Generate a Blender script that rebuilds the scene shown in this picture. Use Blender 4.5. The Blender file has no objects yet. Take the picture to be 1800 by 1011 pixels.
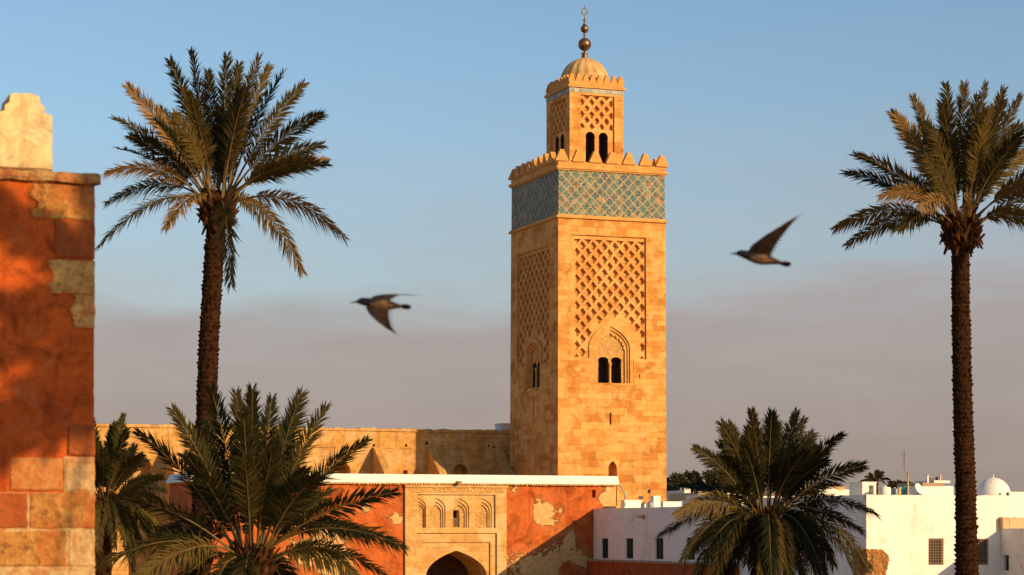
import bpy, math, random
from math import sin, cos, tan, pi, radians, sqrt, atan2, hypot
from mathutils import Vector, noise
from mathutils.geometry import tessellate_polygon

sc = bpy.context.scene
COL = sc.collection

# ------------------------------------------------------------------ camera
F, HX, HY, HC = 4000.0, 900.0, 935.0, 6.0      # focal length and horizon of the 1800 px photograph, camera height
cam_d = bpy.data.cameras.new('camera')
cam = bpy.data.objects.new('camera', cam_d); COL.objects.link(cam)
cam.location = (0, 0, HC); cam.rotation_euler = (radians(90), 0, 0)
cam_d.sensor_width = 36; cam_d.lens = 80.0
cam_d.shift_y = (HY - 505.5) / 1800.0
cam_d.clip_start = .5; cam_d.clip_end = 20000
cam_d.dof.use_dof = True; cam_d.dof.focus_distance = 150; cam_d.dof.aperture_fstop = 2.8
sc.camera = cam

# ------------------------------------------------------------------ sun and sky
ANG = radians(20.5)                              # the town's walls are turned by this much
SUN_AZ, SUN_EL = radians(20.5 + 31), radians(18) # to the right of the direction back to the camera
sun_d = bpy.data.lights.new('sun', 'SUN'); sun = bpy.data.objects.new('sun', sun_d); COL.objects.link(sun)
to_sun = Vector((sin(SUN_AZ)*cos(SUN_EL), -cos(SUN_AZ)*cos(SUN_EL), sin(SUN_EL)))
sun.rotation_euler = to_sun.to_track_quat('Z', 'Y').to_euler()
sun_d.energy = 5.0; sun_d.angle = radians(.5); sun_d.color = (1.0, .69, .36)

w = bpy.data.worlds.new('World'); sc.world = w; w.use_nodes = True
nt = w.node_tree; nt.nodes.clear()
def WN(t, **k):
    n = nt.nodes.new(t)
    for a, b in k.items(): setattr(n, a, b)
    return n
def WL(a, b): nt.links.new(a, b)
sky = WN('ShaderNodeTexSky', sky_type='NISHITA', sun_disc=False)
sky.sun_elevation = SUN_EL
sky.sun_rotation = atan2(to_sun.x, to_sun.y)
sky.air_density = 1.0; sky.dust_density = 1.0; sky.ozone_density = 1.5
gen = WN('ShaderNodeTexCoord'); sep = WN('ShaderNodeSeparateXYZ'); WL(gen.outputs['Generated'], sep.inputs[0])
mp = WN('ShaderNodeMapping'); mp.inputs['Scale'].default_value = (5, 5, 22); WL(gen.outputs['Generated'], mp.inputs[0])
nz = WN('ShaderNodeTexNoise'); nz.inputs['Scale'].default_value = 1.6; nz.inputs['Detail'].default_value = 5; nz.inputs['Roughness'].default_value = .55
WL(mp.outputs[0], nz.inputs['Vector'])
def WM(op, a, b=None, c=None):
    n = WN('ShaderNodeMath', operation=op)
    for i, v in enumerate((a, b, c)):
        if v is None: continue
        if isinstance(v, (int, float)): n.inputs[i].default_value = v
        else: WL(v, n.inputs[i])
    return n.outputs[0]
# a low bank of mauve evening haze: its top rises a little towards the right and is uneven
lim = WM('ADD', WM('MULTIPLY', sep.outputs['X'], .05), WM('MULTIPLY_ADD', nz.outputs['Fac'], .070, .069))
mr = WN('ShaderNodeMapRange', interpolation_type='SMOOTHSTEP'); mr.clamp = True
WL(WM('SUBTRACT', sep.outputs['Z'], lim), mr.inputs[0])
mr.inputs[1].default_value = -.022; mr.inputs[2].default_value = .036; mr.inputs[3].default_value = .93; mr.inputs[4].default_value = 0
bankramp = WN('ShaderNodeValToRGB'); cr = bankramp.color_ramp
cr.elements[0].position = 0; cr.elements[0].color = (.315, .235, .195, 1)
cr.elements[1].position = .12; cr.elements[1].color = (.385, .335, .33, 1)
WL(sep.outputs['Z'], bankramp.inputs[0])
tint = WN('ShaderNodeMix', data_type='RGBA', blend_type='MULTIPLY'); tint.inputs[0].default_value = 1
WL(sky.outputs[0], tint.inputs[6]); tint.inputs[7].default_value = (.108, .120, .127, 1)
veil = WN('ShaderNodeMapRange', interpolation_type='SMOOTHSTEP'); veil.clamp = True
WL(WM('SUBTRACT', sep.outputs['Z'], lim), veil.inputs[0])
veil.inputs[1].default_value = -.02; veil.inputs[2].default_value = .11; veil.inputs[3].default_value = .55; veil.inputs[4].default_value = 0
mp2 = WN('ShaderNodeMapping'); mp2.inputs['Scale'].default_value = (9, 9, 30); WL(gen.outputs['Generated'], mp2.inputs[0])
nz2 = WN('ShaderNodeTexNoise'); nz2.inputs['Scale'].default_value = 1.3; nz2.inputs['Detail'].default_value = 6; nz2.inputs['Roughness'].default_value = .6
WL(mp2.outputs[0], nz2.inputs['Vector'])
bfac = WM('MAXIMUM', mr.outputs[0], WM('MULTIPLY', veil.outputs[0], WM('MULTIPLY_ADD', nz2.outputs['Fac'], 1.2, .35)))
mix = WN('ShaderNodeMix', data_type='RGBA')
btex = WN('ShaderNodeMix', data_type='RGBA', blend_type='MULTIPLY'); btex.inputs[0].default_value = 1
WL(bankramp.outputs[0], btex.inputs[6]); WL(WM('MULTIPLY_ADD', nz2.outputs['Fac'], .34, .83), btex.inputs[7])
WL(bfac, mix.inputs[0]); WL(tint.outputs[2], mix.inputs[6]); WL(btex.outputs[2], mix.inputs[7])
bg = WN('ShaderNodeBackground'); bg.inputs['Strength'].default_value = 1.0
WL(mix.outputs[2], bg.inputs['Color'])
wo = WN('ShaderNodeOutputWorld'); WL(bg.outputs[0], wo.inputs[0])

sc.view_settings.view_transform = 'Standard'; sc.view_settings.look = 'None'
sc.view_settings.exposure = .15; sc.view_settings.gamma = 1; sc.view_settings.use_curve_mapping = False

# ------------------------------------------------------------------ measuring helpers
def P(px, py, Y):                                # a pixel of the photograph at depth Y, in metres
    return Vector(((px-HX)/F*Y, Y, HC+(HY-py)/F*Y))
D = Vector((cos(ANG), sin(ANG))); E = Vector((-sin(ANG), cos(ANG)))
def fx(o, px, py, y0=0.0):                       # (x, z) on the plane local y = y0 of a frame at o
    k = (px-HX)/F
    ox, oy = o[0]+y0*E.x, o[1]+y0*E.y
    t = (k*oy-ox)/(D.x-k*D.y); Y = oy+t*D.y
    return t, HC+(HY-py)/F*Y
def fy(o, px, py, x0=0.0):                       # (y, z) on the plane local x = x0
    k = (px-HX)/F
    ox, oy = o[0]+x0*D.x, o[1]+x0*D.y
    t = (k*oy-ox)/(E.x-k*E.y); Y = oy+t*E.y
    return t, HC+(HY-py)/F*Y

# ------------------------------------------------------------------ scene helpers
def tag(o, label=None, cat=None, group=None, kind=None):
    if label: o['label'] = label
    if cat: o['category'] = cat
    if group: o['group'] = group
    if kind: o['kind'] = kind
    return o
def empty(name, loc, rz=0.0):
    o = bpy.data.objects.new(name, None); COL.objects.link(o)
    o.location = loc; o.rotation_euler = (0, 0, rz); o.empty_display_size = .5
    return o
def copy_tree(o, parent=None):
    c = o.copy(); COL.objects.link(c)
    if parent is not None: c.parent = parent
    for ch in list(o.children): copy_tree(ch, c)
    return c

class MB:
    def __init__(s): s.v = []; s.f = []; s.m = []; s.mi = 0
    def add(s, vs, fs):
        b = len(s.v); s.v += [tuple(p) for p in vs]
        for f in fs: s.f.append(tuple(i+b for i in f)); s.m.append(s.mi)
    def box(s, x0, x1, y0, y1, z0, z1):
        s.add([(x0,y0,z0),(x1,y0,z0),(x1,y1,z0),(x0,y1,z0),(x0,y0,z1),(x1,y0,z1),(x1,y1,z1),(x0,y1,z1)],
              [(0,3,2,1),(4,5,6,7),(0,1,5,4),(1,2,6,5),(2,3,7,6),(3,0,4,7)])
    def prism(s, poly, m, a, b):                 # poly in 2D, m(u, z, depth) -> point, from depth a to b
        n = len(poly)
        tr = tessellate_polygon([[Vector((p[0], p[1], 0)) for p in poly]])
        s.add([m(u, z, a) for u, z in poly]+[m(u, z, b) for u, z in poly],
              [tuple(t) for t in tr]+[tuple(i+n for i in reversed(t)) for t in tr]+[(i, (i+1) % n, n+(i+1) % n, n+i) for i in range(n)])
    def sheet(s, outer, holes, m, d):            # a flat face with holes at depth d
        loops = [outer]+list(holes); vs = [p for l in loops for p in l]
        tr = tessellate_polygon([[Vector((p[0], p[1], 0)) for p in l] for l in loops])
        s.add([m(u, z, d) for u, z in vs], [tuple(t) for t in tr])
    def reveal(s, loop, m, a, b):
        n = len(loop)
        s.add([m(u, z, a) for u, z in loop]+[m(u, z, b) for u, z in loop],
              [(i, (i+1) % n, n+(i+1) % n, n+i) for i in range(n)])
    def strip(s, l1, m, a, l2, b):               # joins two loops of equal length at two depths
        n = len(l1)
        s.add([m(u, z, a) for u, z in l1]+[m(u, z, b) for u, z in l2],
              [(i, (i+1) % n, n+(i+1) % n, n+i) for i in range(n)])
    def tube(s, pts, rad, n=8, cap=True, jit=0, rnd=None):
        pts = [Vector(p) for p in pts]; b = len(s.v); ring = []
        for i, p in enumerate(pts):
            t = (pts[min(i+1, len(pts)-1)]-pts[max(i-1, 0)]).normalized()
            a = t.cross(Vector((0, 0, 1)) if abs(t.z) < .95 else Vector((0, 1, 0))).normalized(); c = t.cross(a)
            r = rad[i] if hasattr(rad, '__len__') else rad
            for k in range(n):
                q = r*(1+(rnd.uniform(-jit, jit) if rnd else 0))
                ring.append(p+a*(q*cos(2*pi*k/n))+c*(q*sin(2*pi*k/n)))
        fs = [(i*n+k, i*n+(k+1) % n, (i+1)*n+(k+1) % n, (i+1)*n+k) for i in range(len(pts)-1) for k in range(n)]
        if cap: fs += [tuple(range(n)), tuple(reversed(range((len(pts)-1)*n, len(pts)*n)))]
        s.add(ring, fs)
    def lathe(s, prof, n=24, c=(0, 0, 0), lobe=0, nl=0):
        vs = []
        for r, z in prof:
            for k in range(n):
                a = 2*pi*k/n; q = r*(1+lobe*(abs(sin(nl*a/2))-.6))
                vs.append((c[0]+q*cos(a), c[1]+q*sin(a), c[2]+z))
        m = len(prof)
        fs = [(i*n+k, i*n+(k+1) % n, (i+1)*n+(k+1) % n, (i+1)*n+k) for i in range(m-1) for k in range(n)]
        fs += [tuple(reversed(range(n))), tuple(range((m-1)*n, m*n))]
        s.add(vs, fs)
    def ball(s, c, r, n=20, sz=1.0):
        s.lathe([(max(r*sin(pi*i/12), .002), -r*sz*cos(pi*i/12)) for i in range(13)], n, c)
    def build(s, name, mats, parent=None, smooth=False, fn=None, loc=None):
        me = bpy.data.meshes.new(name)
        vs = [tuple(fn(Vector(p))) for p in s.v] if fn else s.v
        me.from_pydata(vs, [], s.f)
        for m in (mats if isinstance(mats, (list, tuple)) else [mats]): me.materials.append(m)
        me.polygons.foreach_set('material_index', s.m)
        if smooth: me.polygons.foreach_set('use_smooth', [True]*len(s.f))
        me.validate(); me.update()
        uv = me.uv_layers.new(name='UVMap').data
        for p in me.polygons:
            n = p.normal
            ax = 0 if abs(n.x) >= abs(n.y) and abs(n.x) > abs(n.z) else (1 if abs(n.y) > abs(n.z) else 2)
            for li in p.loop_indices:
                c = me.vertices[me.loops[li].vertex_index].co
                uv[li].uv = ((c.y+37.3, c.z) if ax == 0 else (c.x, c.z) if ax == 1 else (c.x, c.y+11.7))
        o = bpy.data.objects.new(name, me); COL.objects.link(o)
        if parent is not None: o.parent = parent
        if loc is not None: o.location = loc
        return o
FRONT = lambda u, z, d: (u, d, z)
SIDE = lambda u, z, d: (d, u, z)

def arch(cx, w, z0, zs, za, n=10, kind='pointed', lobes=0, amp=0.0):   # outline, bottom left first, clockwise
    h = w/2; pts = [(cx-h, z0)]
    ris = za-zs
    right = []
    for i in range(n+1):
        t = i/n
        if kind == 'round': a = t*pi/2; x, z = h*cos(a), ris*sin(a)
        elif kind == 'shoe':
            a = -.35+t*(pi/2+.35); x, z = h*1.0*cos(a)*1.0, ris*(sin(a)+.34)/1.34
        else:
            a = t*radians(62); R = h*2.7
            amax = math.acos((R-h)/R); a = t*amax; x = h-R+R*cos(a); z = ris*sin(a)/sin(amax)
        if lobes: 
            q = 1-amp*abs(sin(t*pi*lobes)); x, z = x*q, z*q
        right.append((x, z))
    pts += [(cx-x, zs+z) for x, z in right]
    pts += [(cx+x, zs+z) for x, z in reversed(right[:-1])]
    pts.append((cx+h, z0))
    return pts
def rect(a, b, c, d): return [(a, c), (a, d), (b, d), (b, c)]

# ------------------------------------------------------------------ materials
class Mat:
    def __init__(s, name, rough=.85, spec=.2):
        s.m = bpy.data.materials.new(name); s.m.use_nodes = True
        s.t = s.m.node_tree; s.b = s.t.nodes['Principled BSDF']
        s.b.inputs['Roughness'].default_value = rough
        s.b.inputs['Specular IOR Level'].default_value = spec
    def n(s, typ, ins=None, **k):
        nd = s.t.nodes.new(typ)
        for a, b in k.items(): setattr(nd, a, b)
        for a, b in (ins or {}).items(): s.set(nd.inputs[a], b)
        return nd
    def set(s, inp, v):
        if isinstance(v, bpy.types.NodeSocket): s.t.links.new(v, inp)
        else: inp.default_value = v
    def uv(s): return s.n('ShaderNodeTexCoord').outputs['UV']
    def obj(s): return s.n('ShaderNodeTexCoord').outputs['Object']
    def noise(s, vec, scale, detail=4, rough=.6, dist=0.0):
        return s.n('ShaderNodeTexNoise', {'Vector': vec, 'Scale': scale, 'Detail': detail, 'Roughness': rough, 'Distortion': dist}).outputs['Fac']
    def ramp(s, fac, stops):
        r = s.n('ShaderNodeValToRGB', {'Fac': fac}); e = r.color_ramp.elements
        while len(e) < len(stops): e.new(.5)
        for q, (p, c) in zip(e, stops):
            q.position = p; q.color = (c, c, c, 1) if isinstance(c, (int, float)) else (*c, 1)
        return r.outputs['Color']
    def mix(s, f, a, b, mode='MIX'):
        nd = s.n('ShaderNodeMix', data_type='RGBA', blend_type=mode)
        s.set(nd.inputs[0], f)
        for i, v in ((6, a), (7, b)): s.set(nd.inputs[i], (*v, 1) if isinstance(v, tuple) and len(v) == 3 else v)
        return nd.outputs[2]
    def math(s, op, a, b=0.0, c=0.0):
        nd = s.n('ShaderNodeMath', operation=op)
        for i, v in enumerate((a, b, c)): s.set(nd.inputs[i], v)
        return nd.outputs[0]
    def bump(s, h, strength=.4, dist=.02, prev=None):
        d = {'Height': h, 'Strength': strength, 'Distance': dist}
        if prev: d['Normal'] = prev
        return s.n('ShaderNodeBump', d).outputs['Normal']
    def done(s, col, nor=None):
        s.set(s.b.inputs['Base Color'], (*col, 1) if isinstance(col, tuple) else col)
        if nor: s.set(s.b.inputs['Normal'], nor)
        return s.m

def ashlar(name, c1, c2, pale, bw, bh, mort=(.30, .17, .065), stain=.5, mo=.012, soot=.0):
    k = Mat(name, .9, .1); uv = k.uv()
    wob = k.n('ShaderNodeTexNoise', {'Vector': uv, 'Scale': 1.1, 'Detail': 2}).outputs['Color']
    wv = k.n('ShaderNodeVectorMath', {0: wob, 1: (.5, .5, .5)}, operation='SUBTRACT').outputs[0]
    wv = k.n('ShaderNodeVectorMath', {0: wv, 'Scale': .10}, operation='SCALE').outputs[0]
    v = k.n('ShaderNodeVectorMath', {0: uv, 1: wv}, operation='ADD').outputs[0]
    def brick(w_, h_, off):
        b = k.n('ShaderNodeTexBrick', {'Vector': v, 'Color1': (*c1, 1), 'Color2': (*c2, 1), 'Mortar': (*mort, 1), 'Scale': 1.0,
            'Mortar Size': mo, 'Mortar Smooth': .6, 'Bias': -.1, 'Brick Width': w_, 'Row Height': h_}, offset=off)
        return b
    A, B = brick(bw, bh, .5), brick(bw*.72, bh*.72, .37)
    msk = k.ramp(k.noise(uv, .16, 2, .5), [(.49, 0.0), (.53, 1.0)])
    col = k.mix(msk, A.outputs['Color'], B.outputs['Color'])
    # rendered patches and worn, paler stones
    n1 = k.noise(uv, .55, 6, .62, .3)
    col = k.mix(k.math('MULTIPLY', k.ramp(n1, [(.50, 0.0), (.57, 1.0)]), .7), col, pale)
    n4 = k.noise(uv, 1.3, 7, .68, .5)
    col = k.mix(k.math('MULTIPLY', k.ramp(n4, [(.56, 0.0), (.62, 1.0)]), .5), col, pale)
    n2 = k.noise(uv, 1.9, 8, .7)
    col = k.mix(stain, col, k.ramp(n2, [(.25, (.40, .33, .28)), (.48, (.86, .83, .8)), (.62, (1, 1, 1)), (.8, (1.22, 1.2, 1.15))]), 'MULTIPLY')
    pits = k.ramp(k.n('ShaderNodeTexVoronoi', {'Vector': uv, 'Scale': 2.6, 'Randomness': 1.0}).outputs['Distance'], [(.035, 0.0), (.07, 1.0)])
    col = k.mix(k.math('SUBTRACT', 1.0, pits), col, (.12, .06, .025))  # small holes without depth: their shade is put in as dark dots
    if soot:
        mp_ = k.n('ShaderNodeMapping', {'Vector': uv, 'Scale': (1.4, .14, 1)}).outputs[0]
        col = k.mix(k.math('MULTIPLY', k.ramp(k.noise(mp_, 1.0, 5, .6), [(.5, 0.0), (.7, 1.0)]), soot), col, (.2, .11, .055))
    fac = k.mix(msk, A.outputs['Fac'], B.outputs['Fac'])
    nor = k.bump(k.math('MULTIPLY_ADD', n2, .6, k.math('MULTIPLY', fac, -.35)), .8, .05)
    nor = k.bump(k.noise(uv, 11, 5, .7), .5, .02, nor)
    return k.done(col, nor)

def plaster(name, base, dark, under, under2, peel=0.62, blobs=(), low=None, scale=1.0):
    # coloured limewash; where it has come off, the stone beneath shows. blobs = (u, v, radius, amount)
    k = Mat(name, .88, .12); uv = k.uv()
    n1 = k.noise(uv, .6*scale, 6, .6, .2); n2 = k.noise(uv, 2.6*scale, 8, .68); n3 = k.noise(uv, 14*scale, 5, .65)
    col = k.mix(k.ramp(n1, [(.35, 0.0), (.62, 1.0)]), base, dark)
    col = k.mix(.55, col, k.ramp(n2, [(.28, (.5, .42, .4)), (.5, (.92, .9, .9)), (.7, (1.2, 1.22, 1.2))]), 'MULTIPLY')
    n5 = k.noise(uv, 1.5*scale, 9, .72, .6)
    f = k.math('MULTIPLY_ADD', n5, 1.25, k.math('MULTIPLY_ADD', n1, .9, -.575))
    for (u, v, r, a) in blobs:
        sub = k.n('ShaderNodeVectorMath', {0: uv, 1: (u, v, 0)}, operation='SUBTRACT').outputs[0]
        ln = k.n('ShaderNodeVectorMath', {0: sub}, operation='LENGTH').outputs['Value']
        g = k.n('ShaderNodeMapRange', {0: ln, 1: 0.0, 2: r, 3: a, 4: 0.0}, interpolation_type='SMOOTHSTEP').outputs[0]
        f = k.math('ADD', f, g)
    if low:
        sp = k.n('ShaderNodeSeparateXYZ', {0: uv}).outputs['Y']
        f = k.math('ADD', f, k.n('ShaderNodeMapRange', {0: sp, 1: low[0], 2: low[1], 3: low[2], 4: 0.0}).outputs[0])
    mask = k.ramp(f, [(peel, 0.0), (peel+.025, 1.0)])
    edge = k.ramp(f, [(peel-.05, 1.0), (peel, .72), (peel+.02, 1.0)])
    col = k.mix(k.math('MULTIPLY', k.ramp(f, [(peel-.30, 0.0), (peel-.03, 1.0)]), .30), col, tuple(.55*a_+.45*b_ for a_, b_ in zip(base, under)))
    blot = k.ramp(k.noise(uv, 1.05*scale, 8, .7, .8), [(.36, .55), (.5, 1.0), (.68, 1.12)])
    col = k.mix(1.0, col, blot, 'MULTIPLY')
    mpv = k.n('ShaderNodeMapping', {'Vector': uv, 'Scale': (2.6*scale, .22*scale, 1)}).outputs[0]
    col = k.mix(k.math('MULTIPLY', k.ramp(k.noise(mpv, 1.0, 7, .68), [(.52, 0.0), (.72, 1.0)]), .5), col, tuple(.42*a_ for a_ in dark))
    us = k.mix(k.ramp(k.noise(uv, 3.4*scale, 6, .7), [(.35, 0.0), (.65, 1.0)]), under, under2)
    col = k.mix(mask, k.mix(1.0, col, edge, 'MULTIPLY'), us)
    flecks = k.ramp(k.noise(uv, 5*scale if scale < 2 else 7, 7, .78, .5), [(.66, 0.0), (.70, 1.0)])
    col = k.mix(k.math('MULTIPLY', flecks, .6), col, under)
    nor = k.bump(k.math('MULTIPLY', mask, -1.0), 1.0, .07/scale)
    nor = k.bump(n2, .5, .05/scale, nor); nor = k.bump(n3, .35 if scale < 2 else .8, .012/scale if scale < 2 else .010, nor)
    return k.done(col, nor)

def whitewash(name, base=(.84, .775, .675), stain=(.50, .36, .20), amt=.75, sc_=1.0):
    k = Mat(name, .85, .15); uv = k.uv()
    n1 = k.noise(uv, .5*sc_, 6, .65, .3); n2 = k.noise(uv, 3*sc_, 7, .7)
    mpv = k.n('ShaderNodeMapping', {'Vector': uv, 'Scale': (2.2*sc_, .3*sc_, 1)}).outputs[0]
    st = k.math('MAXIMUM', k.math('MULTIPLY', k.ramp(n1, [(.50, 0.0), (.70, 1.0)]), k.ramp(k.noise(mpv, 1.0, 6, .7), [(.40, 0.0), (.66, 1.0)])), k.math('MULTIPLY', k.ramp(k.noise(uv, 1.2*sc_, 8, .72, .5), [(.56, 0.0), (.70, 1.0)]), .7))
    col = k.mix(.35, base, k.ramp(n2, [(.3, (.78, .77, .76)), (.55, (1, 1, 1)), (.75, (1.06, 1.06, 1.06))]), 'MULTIPLY')
    col = k.mix(k.math('MULTIPLY', st, amt), col, stain)
    nor = k.bump(n2, .4, .03); nor = k.bump(k.noise(uv, 18*sc_, 4), .25, .01, nor)
    return k.done(col, nor)

def flat(name, col, rough=.7, spec=.3, var=.25, sc_=3.0, metal=0.0, bump=.3):
    k = Mat(name, rough, spec); o = k.obj()
    n = k.noise(o, sc_, 6, .65)
    c = k.mix(1.0, (*col,), k.ramp(n, [(.3, 1-var*1.6), (.5, 1.0), (.75, 1+var)]), 'MULTIPLY')
    k.b.inputs['Metallic'].default_value = metal
    return k.done(c, k.bump(n, bump, .02))

def mosaic(name):
    # star-and-cross tilework: cream strapwork on four line families, glazed cells in teal, blue and ochre
    k = Mat(name, .5, .25); uv = k.uv()
    sp = k.n('ShaderNodeSeparateXYZ', {0: uv}); U, V = sp.outputs['X'], sp.outputs['Y']
    q = 1.0/.80
    u = k.math('MULTIPLY', U, q); v = k.math('MULTIPLY', V, q)
    def fam(expr, w_):
        f = k.math('ABSOLUTE', k.math('SUBTRACT', k.math('FRACT', expr), .5))
        return k.n('ShaderNodeMapRange', {0: f, 1: w_, 2: w_+.025, 3: 1.0, 4: 0.0}).outputs[0]
    d1 = k.math('ADD', u, v); d2 = k.math('SUBTRACT', u, v)
    lines = fam(d1, .030)
    for e in (fam(d2, .030),): lines = k.math('MAXIMUM', lines, e)
    # eight-pointed rosettes: rings about the cell centres
    cu = k.math('SUBTRACT', k.math('FRACT', u), .5); cv = k.math('SUBTRACT', k.math('FRACT', v), .5)
    rr = k.math('SQRT', k.math('ADD', k.math('MULTIPLY', cu, cu), k.math('MULTIPLY', cv, cv)))
    an = k.math('ARCTAN2', cu, cv)
    st = k.math('MULTIPLY_ADD', k.math('ABSOLUTE', k.math('SINE', k.math('MULTIPLY', an, 4.0))), .07, .33)
    ring = k.n('ShaderNodeMapRange', {0: k.math('ABSOLUTE', k.math('SUBTRACT', rr, st)), 1: .016, 2: .042, 3: 1.0, 4: 0.0}).outputs[0]
    lines = k.math('MAXIMUM', lines, ring)
    mpv = k.n('ShaderNodeMapping', {'Vector': uv, 'Scale': (q*2.02, q*2.02, 0)}).outputs[0]
    vo = k.n('ShaderNodeTexVoronoi', {'Vector': mpv, 'Scale': 1.0, 'Randomness': .7})
    rnd = k.n('ShaderNodeSeparateXYZ', {0: vo.outputs['Color']}).outputs['X']
    cells = k.ramp(rnd, [(0, (.010, .050, .062)), (.25, (.022, .105, .115)), (.45, (.035, .145, .135)), (.62, (.012, .045, .085)), (.76, (.06, .17, .145)), (.90, (.34, .22, .09)), (.97, (.30, .10, .05))])
    for_i = k.ramp(rnd, [(0, 0)]) 
    vo2 = k.n('ShaderNodeTexVoronoi', {'Vector': mpv, 'Scale': 1.9, 'Randomness': .9}, feature='DISTANCE_TO_EDGE').outputs['Distance']
    lines = k.math('MAXIMUM', lines, k.ramp(vo2, [(.03, .55), (.055, 0.0)]))
    dirt = k.noise(uv, 1.6, 7, .7)
    missing = k.ramp(k.noise(uv, 2.4, 6, .7), [(.70, 0.0), (.73, 1.0)])
    lines = k.math('MAXIMUM', lines, missing)
    fade = k.ramp(k.noise(uv, .5, 6, .7), [(.5, 0.0), (.72, .4)])
    col = k.mix(lines, k.mix(fade, cells, (.30, .24, .15)), (.56, .41, .21))
    col = k.mix(.5, col, k.ramp(dirt, [(.3, (.5, .48, .45)), (.5, (.95, .95, .95)), (.7, (1.15, 1.13, 1.1))]), 'MULTIPLY')
    k.set(k.b.inputs['Roughness'], k.ramp(lines, [(0, .55), (1, .9)]))
    return k.done(col, k.bump(lines, .9, .04))

def frieze_tiles(name):
    k = Mat(name, .4, .4); uv = k.uv()
    b = k.n('ShaderNodeTexBrick', {'Vector': uv, 'Color1': (.02, .09, .085, 1), 'Color2': (.42, .33, .19, 1), 'Mortar': (.35, .25, .14, 1), 'Scale': 1.0,
        'Mortar Size': .02, 'Bias': -.2, 'Brick Width': .32, 'Row Height': .6}, offset=.5)
    n = k.noise(uv, 3, 6, .7)
    return k.done(k.mix(.4, b.outputs['Color'], k.ramp(n, [(.3, .5), (.7, 1.15)]), 'MULTIPLY'), k.bump(b.outputs['Fac'], -.5, .03))

def arabesque(name, c1, c2, s=4.5):
    # carved plaster/stone ornament: scrolling relief
    k = Mat(name, .9, .1); uv = k.uv()
    wv = k.n('ShaderNodeTexVoronoi', {'Vector': uv, 'Scale': s, 'Randomness': .75}, feature='SMOOTH_F1').outputs['Distance']
    n = k.noise(uv, s*1.6, 5, .6, 1.6)
    h = k.math('ADD', k.math('SINE', k.math('MULTIPLY', wv, 22.0)), k.math('MULTIPLY', n, 1.5))
    pit = k.ramp(h, [(.35, 0.0), (.75, 1.0)])
    col = k.mix(pit, c2, c1)
    col = k.mix(.45, col, k.ramp(k.noise(uv, 1.2, 7, .7), [(.3, (.55, .5, .45)), (.5, (1, 1, 1)), (.75, (1.2, 1.18, 1.15))]), 'MULTIPLY')
    return k.done(col, k.bump(h, .6, .035))

SAND1, SAND2, PALE = (.68, .335, .098), (.50, .22, .055), (.78, .43, .145)
M = {}
M['stone'] = ashlar('tower_stone', (.80, .385, .098), (.47, .175, .032), PALE, 1.3, .58, (.46, .21, .055), .6, .008, .3)
M['stone_plain'] = ashlar('dressed_stone', (.70, .345, .10), (.60, .265, .068), PALE, 2.1, .5, (.50, .26, .08), mo=.004, stain=.55)
M['stone_old'] = ashlar('rampart_stone', (.66, .36, .105), (.54, .27, .07), (.72, .45, .19), .95, .38, (.48, .25, .08), stain=.75, mo=.005, soot=.4)
M['stone_gate'] = ashlar('portal_stone', (.69, .40, .135), (.57, .30, .085), (.74, .50, .23), 1.0, .42, (.50, .27, .09), stain=.65, mo=.004)
M['carved'] = arabesque('carved_stone', (.66, .37, .125), (.50, .26, .08), 6.0)
M['dome'] = ashlar('dome_render', (.60, .37, .15), (.56, .33, .12), (.66, .44, .2), 3.0, 3.0, mo=.001, stain=.7)
M['tile'] = mosaic('glazed_mosaic')
M['frieze'] = frieze_tiles('glazed_frieze')
M['bronze'] = flat('old_bronze', (.22, .12, .05), .42, .5, .5, 3.0, .75)
M['white'] = whitewash('limewash')
M['white_cap'] = whitewash('limewash_cap', (.80, .76, .68), amt=.25)
M['white_old'] = whitewash('old_limewash', (.76, .72, .66), (.34, .24, .15), .8)
M['dark'] = flat('dark_window_interior', (.02, .026, .022), .6, .3, .3, 6)  # shade of the rooms behind the windows, put into an even dark colour
M['green_shut'] = flat('green_shutter', (.012, .028, .022), .5, .3, .3, 6)
M['inside'] = flat('unlit_room', (.10, .06, .035), .95, .05, .3, 2)
M['iron'] = flat('rusty_iron', (.30, .20, .12), .7, .3, .4, 20, .3)
M['steel'] = flat('dull_steel', (.32, .30, .28), .45, .5, .25, 8, .6)
M['teal'] = flat('teal_plastic', (.06, .22, .22), .45, .4, .15, 4)
M['grey'] = flat('grey_plastic', (.26, .27, .29), .5, .4, .2, 4)
M['blackpl'] = flat('black_plastic', (.025, .025, .028), .5, .4, .2, 4)
k = Mat('rubble_stone', .95, .05); o_ = k.obj()
vo = k.n('ShaderNodeTexVoronoi', {'Vector': o_, 'Scale': 4.5}); ve = k.n('ShaderNodeTexVoronoi', {'Vector': o_, 'Scale': 4.5}, feature='DISTANCE_TO_EDGE').outputs['Distance']
rc = k.n('ShaderNodeSeparateXYZ', {0: vo.outputs['Color']}).outputs['X']; rn = k.noise(o_, 9, 8, .75)
col = k.mix(1.0, k.ramp(rc, [(0, (.52, .25, .075)), (.5, (.38, .16, .045)), (1, (.6, .34, .12))]), k.ramp(rn, [(.3, .35), (.5, .95), (.7, 1.2)]), 'MULTIPLY')
M['rubble'] = k.done(k.mix(k.ramp(ve, [(.03, .7), (.12, 0.0)]), col, (.24, .11, .035)), k.bump(k.math('MULTIPLY_ADD', rn, .6, ve), 1.0, .12))
M['sandwall'] = whitewash('sandy_render', (.58, .40, .21), (.26, .15, .07), .8)
M['brownwall'] = whitewash('brown_render', (.40, .26, .16), (.2, .12, .07), .8)

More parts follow.
